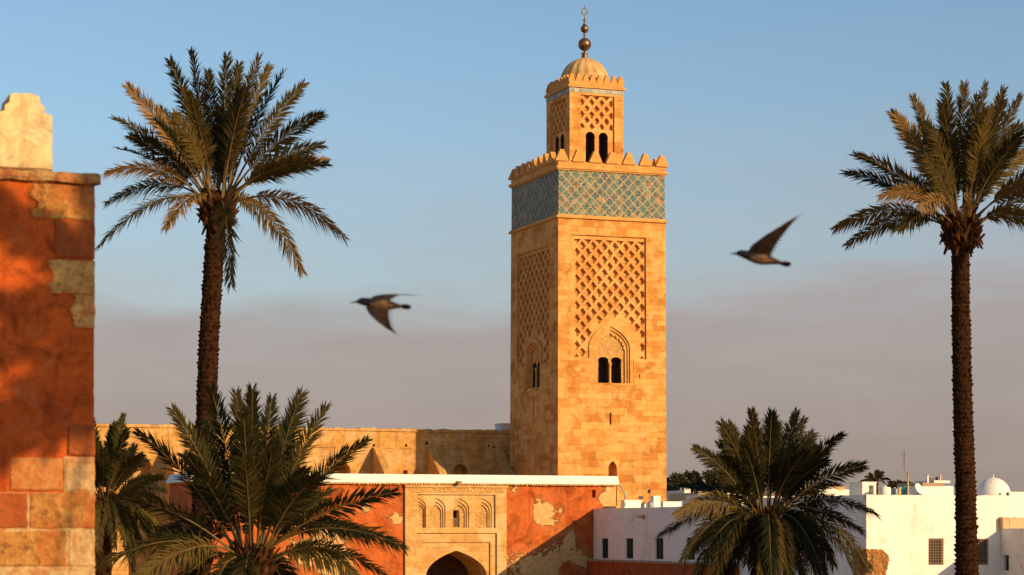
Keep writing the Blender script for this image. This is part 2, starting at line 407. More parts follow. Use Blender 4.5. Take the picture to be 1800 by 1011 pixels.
def leafmat(name, c1, c2, tr=.25):
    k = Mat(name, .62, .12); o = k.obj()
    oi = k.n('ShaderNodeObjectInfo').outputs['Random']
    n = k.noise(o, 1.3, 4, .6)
    col = k.mix(k.ramp(k.math('MULTIPLY_ADD', n, .5, k.math('MULTIPLY_ADD', oi, 1.0, -.25)), [(.1, 0.0), (.55, .35), (.95, 1.0)]), c1, c2)  # random gold per frond puts lit and shaded leaves into the colour
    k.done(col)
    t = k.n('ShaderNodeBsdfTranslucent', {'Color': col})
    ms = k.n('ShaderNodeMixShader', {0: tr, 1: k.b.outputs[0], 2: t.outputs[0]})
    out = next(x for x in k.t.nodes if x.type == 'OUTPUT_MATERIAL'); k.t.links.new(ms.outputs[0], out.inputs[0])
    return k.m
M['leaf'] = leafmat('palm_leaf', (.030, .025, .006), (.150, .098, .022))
M['leaf_dry_lit'] = leafmat('dry_and_sunlit_palm_leaf', (.17, .092, .026), (.30, .17, .052))  # for dry fronds, and for sunlit ones whose light is in the colour
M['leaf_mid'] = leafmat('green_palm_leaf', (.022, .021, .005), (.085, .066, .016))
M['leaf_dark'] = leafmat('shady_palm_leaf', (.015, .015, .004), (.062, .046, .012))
M['rachis'] = flat('palm_stalk', (.135, .082, .022), .6, .2, .3, 2)
M['bark'] = flat('palm_bark', (.036, .015, .006), .95, .05, .7, 7, 0, .8)
M['boot'] = flat('palm_leaf_bases', (.060, .024, .009), .95, .05, .6, 5, 0, .8)
M['leaf_tree'] = leafmat('tree_leaf', (.035, .032, .012), (.075, .062, .026), .15)

# ------------------------------------------------------------------ ground
g = MB(); g.add([(-3000, -500, 0), (3000, -500, 0), (3000, 9000, 0), (-3000, 9000, 0)], [(0, 1, 2, 3)])
k = Mat('dusty_earth', .95, .05); uv = k.uv()
gm = k.done(k.mix(k.ramp(k.noise(uv, .05, 8, .65), [(.35, 0.0), (.65, 1.0)]), (.46, .31, .18), (.36, .23, .13)), k.bump(k.noise(uv, 1.2, 8, .7), .5, .1))
tag(g.build('ground', gm), 'dusty brown earth ground between the walls and houses', None, None, 'structure')

# ------------------------------------------------------------------ minaret
TO = Vector((3.5, 175.0, 0.0)); TW, TD, TZ = 9.25, 10.66, 34.1
tower = empty('minaret', TO, ANG)
tag(tower, 'tall square sandstone minaret with latticed panels, blue tile band and domed lantern', 'minaret')
def taper(p):
    q = 1-.030*max(0.0, min(p.z, 36.0)-6.0)/28.0
    return Vector((TW/2+(p.x-TW/2)*q, TD/2+(p.y-TD/2)*q, p.z))
def lattice(mb, outer, x0, x1, z0, z1, cw, ch, m, d, avoid=None, gap=.17, deep=.31, wavy=.06):
    holes = []; rl = random.Random(int(x0*100))
    cx = (x0+x1)/2; nx = int((x1-x0)/cw)+3; nz_ = int((z1-z0)/ch*2)+3
    for j in range(nz_):
        zc = z1-ch*.5*j
        for i in range(-nx, nx+1):
            xc = cx+(i+.5*(j % 2))*cw
            hw, hh = cw/2-gap, ch/2-gap*ch/cw
            pts = []
            for q in range(16):
                a = q/16*4; s_ = int(a); f = a-s_
                p0 = [(-1, 0), (0, 1), (1, 0), (0, -1), (-1, 0)][s_]; p1 = [(-1, 0), (0, 1), (1, 0), (0, -1), (-1, 0)][s_+1]
                x, z = p0[0]+(p1[0]-p0[0])*f, p0[1]+(p1[1]-p0[1])*f
                sc1 = 1+wavy*(1 if int(q) % 4 == 2 else (-.6 if q % 2 else 0))
                pts.append((xc+x*hw*sc1+rl.uniform(-.022, .022), zc+z*hh*sc1+rl.uniform(-.022, .022)))
            # keep inside the panel
            def clip(poly, ax, val, sign):
                out = []
                for a_, b_ in zip(poly, poly[1:]+poly[:1]):
                    ia, ib = sign*(a_[ax]-val) >= 0, sign*(b_[ax]-val) >= 0
                    if ia: out.append(a_)
                    if ia != ib:
                        t = (val-a_[ax])/(b_[ax]-a_[ax]); out.append((a_[0]+(b_[0]-a_[0])*t, a_[1]+(b_[1]-a_[1])*t))
                return out
            for ax, val, sg in ((0, x0, 1), (0, x1, -1), (1, z0, 1), (1, z1, -1)):
                pts = clip(pts, ax, val, sg)
                if len(pts) < 3: break
            if len(pts) < 3: continue
            ar = abs(sum(a_[0]*b_[1]-b_[0]*a_[1] for a_, b_ in zip(pts, pts[1:]+pts[:1])))/2
            if ar < .03*cw*ch: continue
            if avoid and any(avoid(x, z) for x, z in pts): continue
            holes.append(pts)
    mb.sheet(outer, holes, m, d)
    for h in holes:
        cx_, cz_ = sum(p[0] for p in h)/len(h), sum(p[1] for p in h)/len(h)
        h2 = [(cx_+(x-cx_)*.74, cz_+(z-cz_)*.74) for x, z in h]
        mb.reveal(h, m, d, d+deep*.5); mb.strip(h, m, d+deep*.5, h2, d+deep*.52); mb.reveal(h2, m, d+deep*.52, d+deep)
        # small carved boss at the bottom of the cell
        ox, oz, sz_ = rl.uniform(-.12, .12)*cw, rl.uniform(-.12, .12)*ch, rl.uniform(.12, .42); dd_ = d+deep*rl.uniform(.72, .97)
        h3 = [(cx_+ox+(x-cx_)*sz_, cz_+oz+(z-cz_)*sz_) for x, z in h]
        mb.strip(h2, m, d+deep, h3, dd_); mb.add([m(x, z, dd_) for x, z in h3], [tuple(range(len(h3)))])
    return holes

def inside_arch(cx, w_, z0, zs, za, grow):
    def f(x, z):
        if abs(x-cx) > w_/2+grow: return False
        if z < zs: return True
        t = (z-zs)/(za-zs+grow)
        if t > 1: return False
        return abs(x-cx) < (w_/2+grow)*sqrt(max(0, 1-t**1.5))
    return f

# where things sit on the two visible faces (measured in metres from the front left corner)
FP = dict(x0=1.12, x1=7.55, z0=19.45, z1=28.95, n0=2.66, n1=6.46, nb=17.55, ns=20.25, na=22.3)
SP = dict(x0=1.95, x1=9.1, z0=19.2, z1=28.3, n0=3.75, n1=7.45, nb=17.4, ns=20.3, na=21.4)
def face_hole(p):
    return [(p['x0'], p['z0']), (p['x0'], p['z1']), (p['x1'], p['z1']), (p['x1'], p['z0']),
            (p['n1'], p['z0']), (p['n1'], p['nb']), (p['n0'], p['nb']), (p['n0'], p['z0'])]
sh = MB()
slit_f = [rect(4.36, 4.52, 14.3, 15.25), rect(6.9, 7.0, 18.0, 18.3)]
door_f = arch(4.62, .72, 8.0, 10.9, 11.5, 6)
slit_s = [rect(5.2, 5.42, 15.0, 16.5), rect(9.6, 9.8, 11.5, 13.0), rect(5.3, 5.6, 9.0, 10.6), rect(9.5, 9.7, 14.2, 15.2)]
sh.sheet(rect(0, TW, -1, 30.2), [face_hole(FP), door_f]+slit_f, FRONT, 0)
sh.sheet(rect(0, TD, -1, 30.2), [face_hole(SP)]+slit_s, SIDE, 0)
sh.add([(TW, 0, -1), (TW, TD, -1), (TW, TD, 30.2), (TW, 0, 30.2), (0, TD, -1), (0, TD, 30.2)], [(0, 1, 2, 3), (1, 4, 5, 2)])
for h, m in ((face_hole(FP), FRONT), (face_hole(SP), SIDE)): sh.reveal(h, m, 0, .16)
for h, m in [(s_, FRONT) for s_ in slit_f]+[(s_, SIDE) for s_ in slit_s]+[(door_f, FRONT)]:
    sh.reveal(h, m, 0, .9); sh.add([m(u, z, .9) for u, z in h], [tuple(range(len(h)))])
# raised arch ring over the door
ring_o, ring_i = arch(4.62, 1.3, 10.7, 10.9, 11.95, 8), arch(4.62, .8, 10.7, 10.9, 11.56, 8)
sh.sheet(ring_o, [], FRONT, -.003) if False else None
shaft = sh.build('shaft', M['stone'], tower, fn=taper)

def niche(p, m, name):
    cx, wd = (p['n0']+p['n1'])/2, p['n1']-p['n0']
    lays = [(wd, p['ns'], p['na'], .04, 0, 0), (wd*.84, p['ns']-.05, p['na']-.38, .16, 0, 0), (wd*.76, p['ns']-.08, p['na']-.60, .28, 0, 0), (wd*.66, p['ns']-.1, p['na']-.82, .42, 5, .10)]
    b = MB(); prev = None
    outl = arch(cx, wd, p['nb'], p['ns'], p['na'], 20)
    for i, (w_, zs, za, d, lb, am) in enumerate(lays):
        cur = arch(cx, w_, p['nb'], zs, za, 20, lobes=lb, amp=am)
        if i == 0:
            o0 = cur; od = d; b.reveal(cur, m, d, d+.2)
        else:
            # ring between the two outlines, then the step back
            b.strip(o0, m, od, cur, od); b.reveal(cur, m, od, d)
            o0, od = cur, d
    root = b.build(name, M['stone_plain'], tower, fn=taper)
    # carved tympanum with the paired openings
    ow = wd*.235; gapc = wd*.145
    zt = p['nb']+2.05
    ops = [arch(cx+s_*gapc, ow, p['nb']+.02, zt-.38, zt, 8, 'shoe') for s_ in (-1, 1)]
    t = MB(); t.sheet([(x, z if z > p['nb']+.01 else p['nb']) for x, z in o0], ops, m, .421)
    t.build('carved_tympanum', M['carved'], root, fn=taper)
    for o_ in ops:
        q = MB(); q.reveal(o_, m, .421, 1.5); q.add([m(u, z, 1.5) for u, z in o_], [tuple(range(len(o_)))])
        q.build('arched_opening', M['inside'], root, fn=taper)
    c = MB()
    if m is FRONT: cc = (cx, .37)
    else: cc = (.37, cx)
    c.lathe([(.13, 0), (.13, .12), (.085, .16), (.08, 1.3), (.13, 1.42), (.16, 1.6)], 12, (cc[0], cc[1], p['nb']))
    c.build('column', M['stone_plain'], root, True, fn=taper)
    return root
for p, m, cw, ch in ((FP, FRONT, .93, 1.03), (SP, SIDE, 1.0, 1.03)):
    b = MB(); mar = .30
    nl = arch((p['n0']+p['n1'])/2, p['n1']-p['n0'], p['z0'], p['ns'], p['na'], 20)
    outer = [(p['x0'], p['z0']), (p['x0'], p['z1']), (p['x1'], p['z1']), (p['x1'], p['z0'])]+list(reversed(nl))
    lattice(b, outer, p['x0']+mar, p['x1']-.10, p['z0']+.08, p['z1']-mar, cw, ch, m, .16,
            inside_arch((p['n0']+p['n1'])/2, p['n1']-p['n0'], p['z0'], p['ns'], p['na'], .16), gap=.125)
    b.build('lattice_panel', M['stone_plain'], tower, fn=taper)
    # jamb pieces beside the niche below the lattice are the shaft itself; the niche comes last
    niche(p, m, 'window_niche')

b = MB(); b.box(.02, TW-.02, .02, TD-.02, 30.35, 33.95)
b.build('tile_band', M['tile'], tower, fn=taper)
b = MB(); b.box(-.17, TW+.17, -.17, TD+.17, 30.2, 30.37); b.box(-.08, TW+.08, -.08, TD+.08, 30.37, 30.46)
b.build('cornice', M['stone_plain'], tower, fn=taper)
b = MB(); b.box(-.19, TW+.19, -.19, TD+.19, 34.0, 34.2); b.box(-.09, TW+.09, -.09, TD+.09, 33.9, 34.0)
b.build('cornice', M['stone_plain'], tower, fn=taper)
par = MB()
for (x0, x1, y0, y1) in ((-.02, TW+.02, -.02, .42), (-.02, TW+.02, TD-.42, TD+.02), (-.02, .42, .42, TD-.42), (TW-.42, TW+.02, .42, TD-.42)):
    par.box(x0, x1, y0, y1, 34.2, 34.58)
par.box(.3, TW-.3, .3, TD-.3, 34.0, 34.25)
par = par.build('parapet', M['stone_plain'], tower, fn=taper)
def merlon_poly(w_, h, steps=5, top=.16):
    L = [(-w_/2, 0)]
    for i in range(steps):
        x = w_/2*(1-i/steps*(1-top)); z0, z1 = h*i/steps, h*(i+1)/steps
        L += [(-x, z0+.02*h), (-x+.015, z1)]
    L = L[1:]
    return L+[(-x, z) for x, z in reversed(L)]
mer = MB(); mer.prism(merlon_poly(1.04, .93, 5, .2), FRONT, -.2, .2)
mer = mer.build('merlon', M['stone_plain'], par)
first = True
rnd = random.Random(4)
def put_merlon(src, x, y, z, rz, sx=1.0):
    global first
    o = src if first else src.copy()
    if not first: COL.objects.link(o); o.parent = src.parent
    first = False
    o.location = (x, y, z); o.rotation_euler = (0, rnd.uniform(-.02, .02), rz); o.scale = (sx, 1, rnd.uniform(.95, 1.04))
i0, i1, j0, j1 = .16, TW-.16, .17, TD-.17
for i in range(7):
    x = i0+.25+(i1-i0-.5)*i/6; sx = 1
    put_merlon(mer, x, j0+.05, 34.57, 0, sx); put_merlon(mer, x, j1-.05, 34.57, 0, sx)
for i in range(1, 8):
    y = j0+.25+(j1-j0-.5)*i/8
    put_merlon(mer, i0+.05, y, 34.57, pi/2); put_merlon(mer, i1-.05, y, 34.57, pi/2)

# lantern storey
LX0, LX1, LY0, LY1 = 2.13, 6.72, 2.80, 7.78; LZ = 40.95
lan = MB(); cxf, cxs = (LX0+LX1)/2, (LY0+LY1)/2
lf = rect(cxf-1.38, cxf+1.52, 34.6, 40.35); ls = rect(cxs-1.7, cxs+1.6, 34.6, 40.2)
mf = lambda u, z, d: (u, LY0+d, z)
ms_ = lambda u, z, d: (LX0+d, u, z)
lan.sheet(rect(LX0, LX1, 34.2, LZ), [lf], mf, 0); lan.sheet(rect(LY0, LY1, 34.2, LZ), [ls], ms_, 0)
lan.reveal(lf, mf, 0, .14); lan.reveal(ls, ms_, 0, .14)
lan.add([(LX1, LY0, 34.2), (LX1, LY1, 34.2), (LX1, LY1, LZ), (LX1, LY0, LZ), (LX0, LY1, 34.2), (LX0, LY1, LZ)], [(0, 1, 2, 3), (1, 4, 5, 2), (0, 3, 5, 2)][:2])
lan.add([(LX0, LY0, LZ), (LX1, LY0, LZ), (LX1, LY1, LZ), (LX0, LY1, LZ)], [(0, 1, 2, 3)])
lan = lan.build('lantern', M['stone'], tower)
for (r_, m, c_) in ((lf, mf, cxf+.07), (ls, ms_, cxs-.05)):
    b = MB(); x0, x1, z0, z1 = r_[0][0], r_[2][0], r_[0][1], r_[1][1]
    ops = [arch(c_+s_*.56, .80, z0+.3, 36.95, 37.5, 8, 'shoe') for s_ in (-1, 1)]
    hs = lattice(b, rect(x0, x1, 37.62, z1), x0+.06, x1-.10, 37.7, z1-.06, .84, .96, m, .14, gap=.15, deep=.3)
    b.sheet(rect(x0, x1, z0, 37.62), ops, m, .14)
    b.build('lattice_panel', M['stone_plain'], lan)
    for o_ in ops:
        q = MB(); q.reveal(o_, m, .14, 1.5); q.add([m(u, z, 1.5) for u, z in o_], [tuple(range(len(o_)))])
        q.build('arched_opening', M['inside'], lan)
b = MB(); b.box(LX0-.02, LX1+.02, LY0-.02, LY1+.02, LZ-.42, LZ-.06); b.build('tile_frieze', M['frieze'], lan)
b = MB(); b.box(LX0-.14, LX1+.14, LY0-.14, LY1+.14, LZ-.06, LZ+.14); b.box(LX0-.02, LX1+.02, LY0-.02, LY1+.02, LZ+.14, LZ+.42)
lp = b.build('lantern_parapet', M['stone_plain'], tower)
first = True
m2 = MB(); m2.prism(merlon_poly(.56, .64, 4, .22), FRONT, -.13, .13); m2 = m2.build('merlon', M['stone_plain'], lp)
for i in range(8):
    x = LX0+.2+(LX1-LX0-.4)*i/7
    put_merlon(m2, x, LY0+.13, LZ+.41, 0); put_merlon(m2, x, LY1-.13, LZ+.41, 0)
for i in range(1, 8):
    y = LY0+.2+(LY1-LY0-.4)*i/8
    put_merlon(m2, LX0+.13, y, LZ+.41, pi/2); put_merlon(m2, LX1-.13, y, LZ+.41, pi/2)
dc = (cxf, cxs, LZ+.40)
b = MB(); b.lathe([(1.95, 0), (1.97, .3)]+[(max(1.97*cos(a*pi/2/14), .05), .3+2.12*sin(a*pi/2/14)) for a in range(1, 15)], 96, dc, .05, 16)
b.build('dome', M['dome'], tower, True)
fz = LZ+.40+2.4
b = MB()
b.lathe([(.24, 0), (.28, .06), (.25, .12), (.25, .40), (.29, .46), (.16, .52), (.07, .60), (.07, .74)], 16, (cxf, cxs, fz-.05))
fin = b.build('finial', M['bronze'], tower, True)
for r_, z in ((.52, fz+1.12), (.325, fz+2.36)):
    q = MB(); q.ball((cxf, cxs, z), r_, 24); q.build('finial_ball', M['bronze'], fin, True)
q = MB()
q.lathe([(.07, 0), (.16, .10), (.07, .2), (.06, .28), (.17, .36), (.06, .44), (.05, .6)], 12, (cxf, cxs, fz+1.55))
q.lathe([(.06, 0), (.17, .12), (.05, .22), (.05, .3), (.15, .42), (.045, .52), (.03, .8), (.03, .95)], 12, (cxf, cxs, fz+2.62))
q.build('finial_rod', M['bronze'], fin, True)
q = MB(); R = .24
q.tube([(cxf+R*sin(a), cxs, fz+3.76-R*cos(a)) for a in [radians(-158+316*i/20) for i in range(21)]], [.035+.025*sin(pi*i/20) for i in range(21)], 8)
q.tube([(cxf, cxs, fz+3.98), (cxf, cxs, fz+4.3)], [.05, .012], 6)
q.build('crescent', M['bronze'], fin, True)

# ------------------------------------------------------------------ long rampart wall behind the gate
RY = 12.5
ram = empty('buttressed_rampart', TO+Vector((E.x*RY, E.y*RY, 0)), ANG); RO = ram.location
tag(ram, 'long honey coloured rampart wall with sloping buttresses running left from the minaret', 'wall')
rx0, _ = fx(RO, 100, 748); rx1, rz1 = fx(RO, 893, 762)
rz1 = 6+(HY-761)/F*(RO.y)
def X(o, px, y0=0): return fx(o, px, 800, y0)[0]
def Z(o, px, py, y0=0): return fx(o, px, py, y0)[1]
rb = MB()
alc = []
for (a, b_, top, kind) in ((584, 616, 812, 'round'), (796, 822, 816, 'round'), (708.5, 717, 826, 'round'), (226, 268, 804, 'round')):
    x0, x1 = X(RO, a), X(RO, b_); zt = Z(RO, (a+b_)/2, top)
    alc.append(arch((x0+x1)/2, x1-x0, 2.0, zt-(x1-x0)/2, zt, 8, kind))
sq = []
for (a, c) in ((750, 779), (859, 784), (868, 785.5), (657, 783), (714, 783)):
    x0 = X(RO, a); z0 = Z(RO, a, c); s_ = .10 if a not in (750,) else .14
    sq.append(rect(x0-s_, x0+s_, z0-s_, z0+s_))
rb.sheet(rect(rx0, rx1+2, -1, rz1), alc+sq, FRONT, 0)
for h in alc:
    rb.reveal(h, FRONT, 0, 1.1); rb.add([FRONT(u, z, 1.1) for u, z in h], [tuple(range(len(h)))])
for h in sq: rb.reveal(h, FRONT, 0, .5); rb.add([FRONT(u, z, .5) for u, z in h], [tuple(range(4))])
rb.add([(rx0, 0, -1), (rx0, 1.6, -1), (rx0, 1.6, rz1), (rx0, 0, rz1)], [(0, 1, 2, 3)])
rb.add([(rx0, 1.6, -1), (rx1+2, 1.6, -1), (rx1+2, 1.6, rz1), (rx0, 1.6, rz1)], [(0, 1, 2, 3)])
rb.build('rampart_wall', M['stone_old'], ram)
cp = MB(); n = 90; rnd = random.Random(8)
for i in range(n):
    a, c = rx0+(rx1+2-rx0)*i/n, rx0+(rx1+2-rx0)*(i+1)/n
    cp.box(a+.003, c-.003, -.10+rnd.uniform(-.02, .02), 1.65, rz1-.02, rz1+.20+rnd.uniform(-.05, .05))
cp.build('wall_top_course', M['stone_old'], ram)
lg = MB(); lz = Z(RO, 700, 787)
for i in range(60):
    a = rx0+(rx1-rx0)*i/60; lg.box(a, a+(rx1-rx0)/60, (-.07 if rnd.random() > .35 else -.02)+rnd.uniform(-.03, .012), .05, lz-.06, lz+.05)
lg.build('string_course', M['stone_old'], ram)
bm_ = MB()
bt = 0.62; prj = 3.9
bz = Z(RO, 751, 788)
bm_.prism([(0.02, -1), (0.02, bz), (-.35, bz-.02), (-prj, bz-2.7), (-prj-.2, -1)], lambda u, z, d: (d, u, z), -bt/2, bt/2)
but = bm_.build('buttress', M['stone_old'], ram)
for i, px in enumerate((751, 655, 868, 513, 415, 290)):
    o = but if i == 0 else but.copy()
    if i: COL.objects.link(o); o.parent = ram
    o.location = (X(RO, px)+bt/2, 0, 0)
# small hut on the rampart's far end
hut = MB(); hx0, hx1 = X(RO, 874, 1), X(RO, 893, 1)
hut.box(0, hx1-hx0, 0, 1.4, 0, .5); hut.box(-.05, hx1-hx0+.05, -.05, 1.45, .5, .58)
h_ = hut.build('roof_hut', M['white_old']); h_.location = TO+Vector((D.x*hx0+E.x*(RY+.12), D.y*hx0+E.y*(RY+.12), rz1+.22)); h_.rotation_euler = (0, 0, ANG)
tag(h_, 'small grey block on top of the rampart beside the minaret', 'hut')

# ------------------------------------------------------------------ red gatehouse
GO = Vector((6.4, 140.0, 0)); gate = empty('gatehouse', GO, ANG)
tag(gate, 'terracotta plastered gatehouse with a sandstone portal and thick white coping', 'gatehouse')
gx0 = X(GO, 339); gz = Z(GO, 1080, 852); gt = Z(GO, 1080, 837); GD = 6.4
pxl, pxr = X(GO, 711), X(GO, 889); ptop = Z(GO, 800, 852)
blobs = []
for (px, py, r, a) in ((950, 895, 22, .34), (962, 915, 22, .3), (985, 895, 8, .18), (1075, 868, 16, .5), (1062, 882, 12, .35), (1085, 880, 20, .5), (903, 859, 9, .3), (638, 898, 10, .35),
                       (648, 890, 8, .3), (700, 917, 12, .35), (1000, 950, 22, .26), (985, 985, 30, .3), (930, 1000, 32, .34), (1025, 985, 20, .3), (960, 1008, 40, .2), (560, 965, 45, .42), (600, 1000, 30, .3), (520, 900, 22, .25), (900, 980, 16, .2), (995, 1000, 12, -.4)):
    x, z = fx(GO, px, py); blobs.append((x, z, r*.062, a*1.15))
M['red'] = plaster('red_limewash', (.56, .135, .026), (.44, .085, .016), (.72, .44, .18), (.54, .28, .085), .76, blobs)
gw = MB()
slot = rect(X(GO, 1041), X(GO, 1047), Z(GO, 1044, 875), Z(GO, 1044, 861))
ia = arch((pxl+pxr)/2+.08, 3.85, 0.0, Z(GO, 800, 1013), Z(GO, 800, 968), 14)
gw.sheet(rect(gx0, 0, -.5, gz), [slot, rect(pxl+.05, pxr-.05, .02, ptop-.3)], FRONT, 0)
gw.reveal(slot, FRONT, 0, .5); gw.add([FRONT(u, z, .5) for u, z in slot], [(0, 1, 2, 3)])
gw.add([(gx0, 0, -.5), (gx0, GD, -.5), (gx0, GD, gz), (gx0, 0, gz), (0, 0, -.5), (0, GD, -.5), (0, GD, gz), (0, 0, gz)], [(0, 1, 2, 3), (4, 5, 6, 7), (1, 5, 6, 2)])
gw.build('plastered_wall', M['red'], gate)
cb = MB()
pr = [(-.22, gz), (-.22, gz+.10), (.05, gt), (1.2, gt+.02), (1.2, gz)]
cb.prism(pr, lambda u, z, d: (d, u, z), gx0-.2, .12)
cb.prism([(gx0-.22, gz+.002), (gx0-.22, gz+.10), (gx0+.05, gt-.002), (gx0+1.2, gt+.018), (gx0+1.2, gz+.002)], FRONT, 1.19, GD)
cb.box(gx0+1.19, .1, 1.19, GD, gz+.1, gz+.25)
cb.build('white_coping', M['white_cap'], gate)
# ragged eave under the coping: short tile ends
ev = MB(); rnd = random.Random(3); n = 150
for i in range(n):
    a = gx0+(-gx0)*i/n; ev.box(a, a-gx0/n*.72, -.20+rnd.uniform(-.03, .03), .02, gz-.09+rnd.uniform(-.02, .02), gz-.002)
ev.build('eave_tiles', M['stone_gate'], gate)
# portal
PD = -.16
po = MB(); fx0, fx1 = X(GO, 733), X(GO, 869.5); fz0, fz1 = Z(GO, 800, 928.5), Z(GO, 800, 869.5)
o0, o1, oz = X(GO, 731), X(GO, 872), Z(GO, 800, 937)
outer = rect(pxl, pxr, 0, ptop-.1)
po.sheet(outer, [rect(fx0, fx1, fz0, fz1), rect(o0, o1, .03, oz)], lambda u, z, d: (u, PD+d, z), 0)
mp_ = lambda u, z, d: (u, PD+d, z)
po.reveal(outer, mp_, 0, .17)
po.reveal(rect(fx0, fx1, fz0, fz1), mp_, 0, .12)
po.reveal(rect(o0, o1, .03, oz), mp_, 0, .12)
i0_, i1_, iz = X(GO, 742), X(GO, 861.5), Z(GO, 800, 953.5)
po.sheet(rect(o0, o1, .03, oz), [rect(i0_, i1_, .05, iz)], mp_, .12); po.reveal(rect(i0_, i1_, .05, iz), mp_, .12, .22)
iac = [(x, max(z, .07)) for x, z in ia]
po.sheet(rect(i0_, i1_, .05, iz), [iac], mp_, .22)
po.reveal(iac, mp_, .22, 3.6); 
por = po.build('portal', M['stone_gate'], gate)
q = MB(); q.add([mp_(u, z, 3.6) for u, z in iac], [tuple(range(len(iac)))]); q.build('gate_recess_back', M['inside'], por)  # dark sheet closing the archway; the shade inside is in its colour
q = MB(); q.box(pxl+.25, pxr-.2, PD-.012, PD+.05, Z(GO, 800, 866.5), Z(GO, 800, 858)); q.build('carved_frieze', M['carved'], por)
q = MB(); q.box(pxl-.03, pxr+.06, PD-.10, PD+.1, ptop-.16, ptop-.05); q.box(pxl+.05, pxr-.05, PD-.05, PD+.1, Z(GO, 800, 858), Z(GO, 800, 857)); q.build('portal_cornice', M['stone_gate'], por)
# blind arcade
afz = .12
arcs = [(741, 15, True), (766, 33, False), (806.5, 35, False), (847.5, 33, False)]
ah = []
for (c, w_, half) in arcs:
    x0, x1 = X(GO, c-w_/2), X(GO, c+w_/2)
    if half:
        full = arch(x0, (x1-x0)*2, fz0+.02, Z(GO, 800, 891), Z(GO, 800, 875), 10)
        full = [(max(x, x0), z) for x, z in full]
        o_ = [(x0, fz0+.02)]+[p_ for p_ in full if p_[0] > x0+1e-4]
        o_.insert(1, (x0, Z(GO, 800, 875)))
    else: o_ = arch((x0+x1)/2, x1-x0, fz0+.02, Z(GO, 800, 893), Z(GO, 800, 876), 10)
    ah.append(o_)
q = MB(); q.sheet(rect(fx0, fx1, fz0, fz1), ah, mp_, afz)
arc = q.build('blind_arcade', M['stone_gate'], por)
for j, o_ in enumerate(ah):
    q = MB(); cx_ = sum(p_[0] for p_ in o_)/len(o_); cz_ = fz0
    o2 = [(cx_+(x-cx_)*.82, fz0+.02+(z-fz0-.02)*.88) for x, z in o_]
    o3 = [(cx_+(x-cx_)*.66, fz0+.02+(z-fz0-.02)*.78) for x, z in o_]
    q.reveal(o_, mp_, afz, afz+.07); q.strip(o_, mp_, afz+.07, o2, afz+.07); q.reveal(o2, mp_, afz+.07, afz+.15)
    q.strip(o2, mp_, afz+.15, o3, afz+.15); q.reveal(o3, mp_, afz+.15, afz+.24)
    hole = [rect(X(GO, 798.5), X(GO, 809.5), fz0+.06, Z(GO, 800, 897))] if j == 2 else []
    o3b = [(x, z-.004) for x, z in o3]
    q.mi = 1; q.sheet(o3, hole, mp_, afz+.24); q.mi = 0
    if hole:
        q.reveal(hole[0], mp_, afz+.24, 1.0)
    bo = q.build('blind_arch', [M['stone_gate'], M['carved']], por)
    if hole:
        q = MB(); q.add([mp_(u, z, .95) for u, z in hole[0]], [(0, 1, 2, 3)])
        q.box(hole[0][0][0], hole[0][2][0], PD+afz+.3, PD+afz+.34, hole[0][0][1], hole[0][0][1]+.55*(hole[0][1][1]-hole[0][0][1])) if False else None
        q.build('small_window', M['dark'], por)
        q = MB(); gx_a, gx_b = hole[0][0][0], hole[0][2][0]; gz_a = hole[0][0][1]; gh = .52*(hole[0][1][1]-gz_a)
        for i in range(5): xx = gx_a+(gx_b-gx_a)*(i+.5)/5; q.box(xx-.012, xx+.012, PD+.44, PD+.46, gz_a, gz_a+gh)
        for i in range(6): zz = gz_a+gh*(i+.5)/5.5; q.box(gx_a, gx_b, PD+.465, PD+.48, zz-.012, zz+.012)
        q.build('window_grille', M['iron'], por)
def spout(name, loc, rz, label, L=.5):
    q = MB(); q.prism([(-.09, 0), (-.09, .16), (-.05, .16), (-.05, .04), (.05, .04), (.05, .16), (.09, .16), (.09, 0)], lambda u, z, d: (u, -d, z), -.05, L)
    q.box(-.13, .13, -.06, .06, -.05, .2)
    return q
q = spout('s', None, 0, '', .45); o = q.build('water_spout', M['stone_gate'], gate); o.location = (X(GO, 803), -.2, gz-.05)
# drain pipe at the right end
q = MB(); zt_ = gz-.02
q.tube([(.12, -.1, zt_), (.3, -.14, zt_-.12), (.50, -.14, zt_-.45), (.55, -.14, zt_-.8), (.55, -.14, zt_-1.9)], .05, 8)
q.build('drain_pipe', M['grey'], gate, True)

# ------------------------------------------------------------------ white house
def hframe(px, Y): return Vector(((px-HX)/F*Y, Y, 0))
HO = GO+Vector((D.x*X(GO, 1043), D.y*X(GO, 1043), 0))     # side wall starts on the gatehouse front; local -y comes towards the camera
hs = empty('white_house', HO, ANG)
tag(hs, 'low whitewashed house wing with narrow dark green windows in shade below the minaret', 'house')
def SY(px): return fy(HO, px, 900)[0]
def SZ(px, py): return fy(HO, px, py)[1]
hz = SZ(1043, 894.5); yend = SY(1310)
win = []
for (a, b_, t, bt_) in ((1057, 1069, 946.5, 981.5), (1100, 1113, 946.5, 982), (1152, 1166, 946, 983), (1206.5, 1221.5, 945, 984), (1262, 1279, 945, 986)):
    win.append(rect(SY(b_), SY(a), SZ((a+b_)/2, bt_), SZ((a+b_)/2, t)))
b = MB(); b.sheet(rect(yend, -.02, -.5, hz), win, SIDE, 0)
for h in win: b.reveal(h, SIDE, 0, .22)
HWID = 9.0
b.add([(0, -.02, -.5), (HWID, -.02, -.5), (HWID, -.02, hz), (0, -.02, hz), (0, yend, -.5), (HWID, yend, -.5), (HWID, yend, hz), (0, yend, hz)], [(0, 1, 2, 3), (4, 5, 6, 7), (1, 5, 6, 2)])
b.add([(.2, -.2, hz-.25), (HWID-.2, -.2, hz-.25), (HWID-.2, yend+.2, hz-.25), (.2, yend+.2, hz-.25)], [(0, 1, 2, 3)])
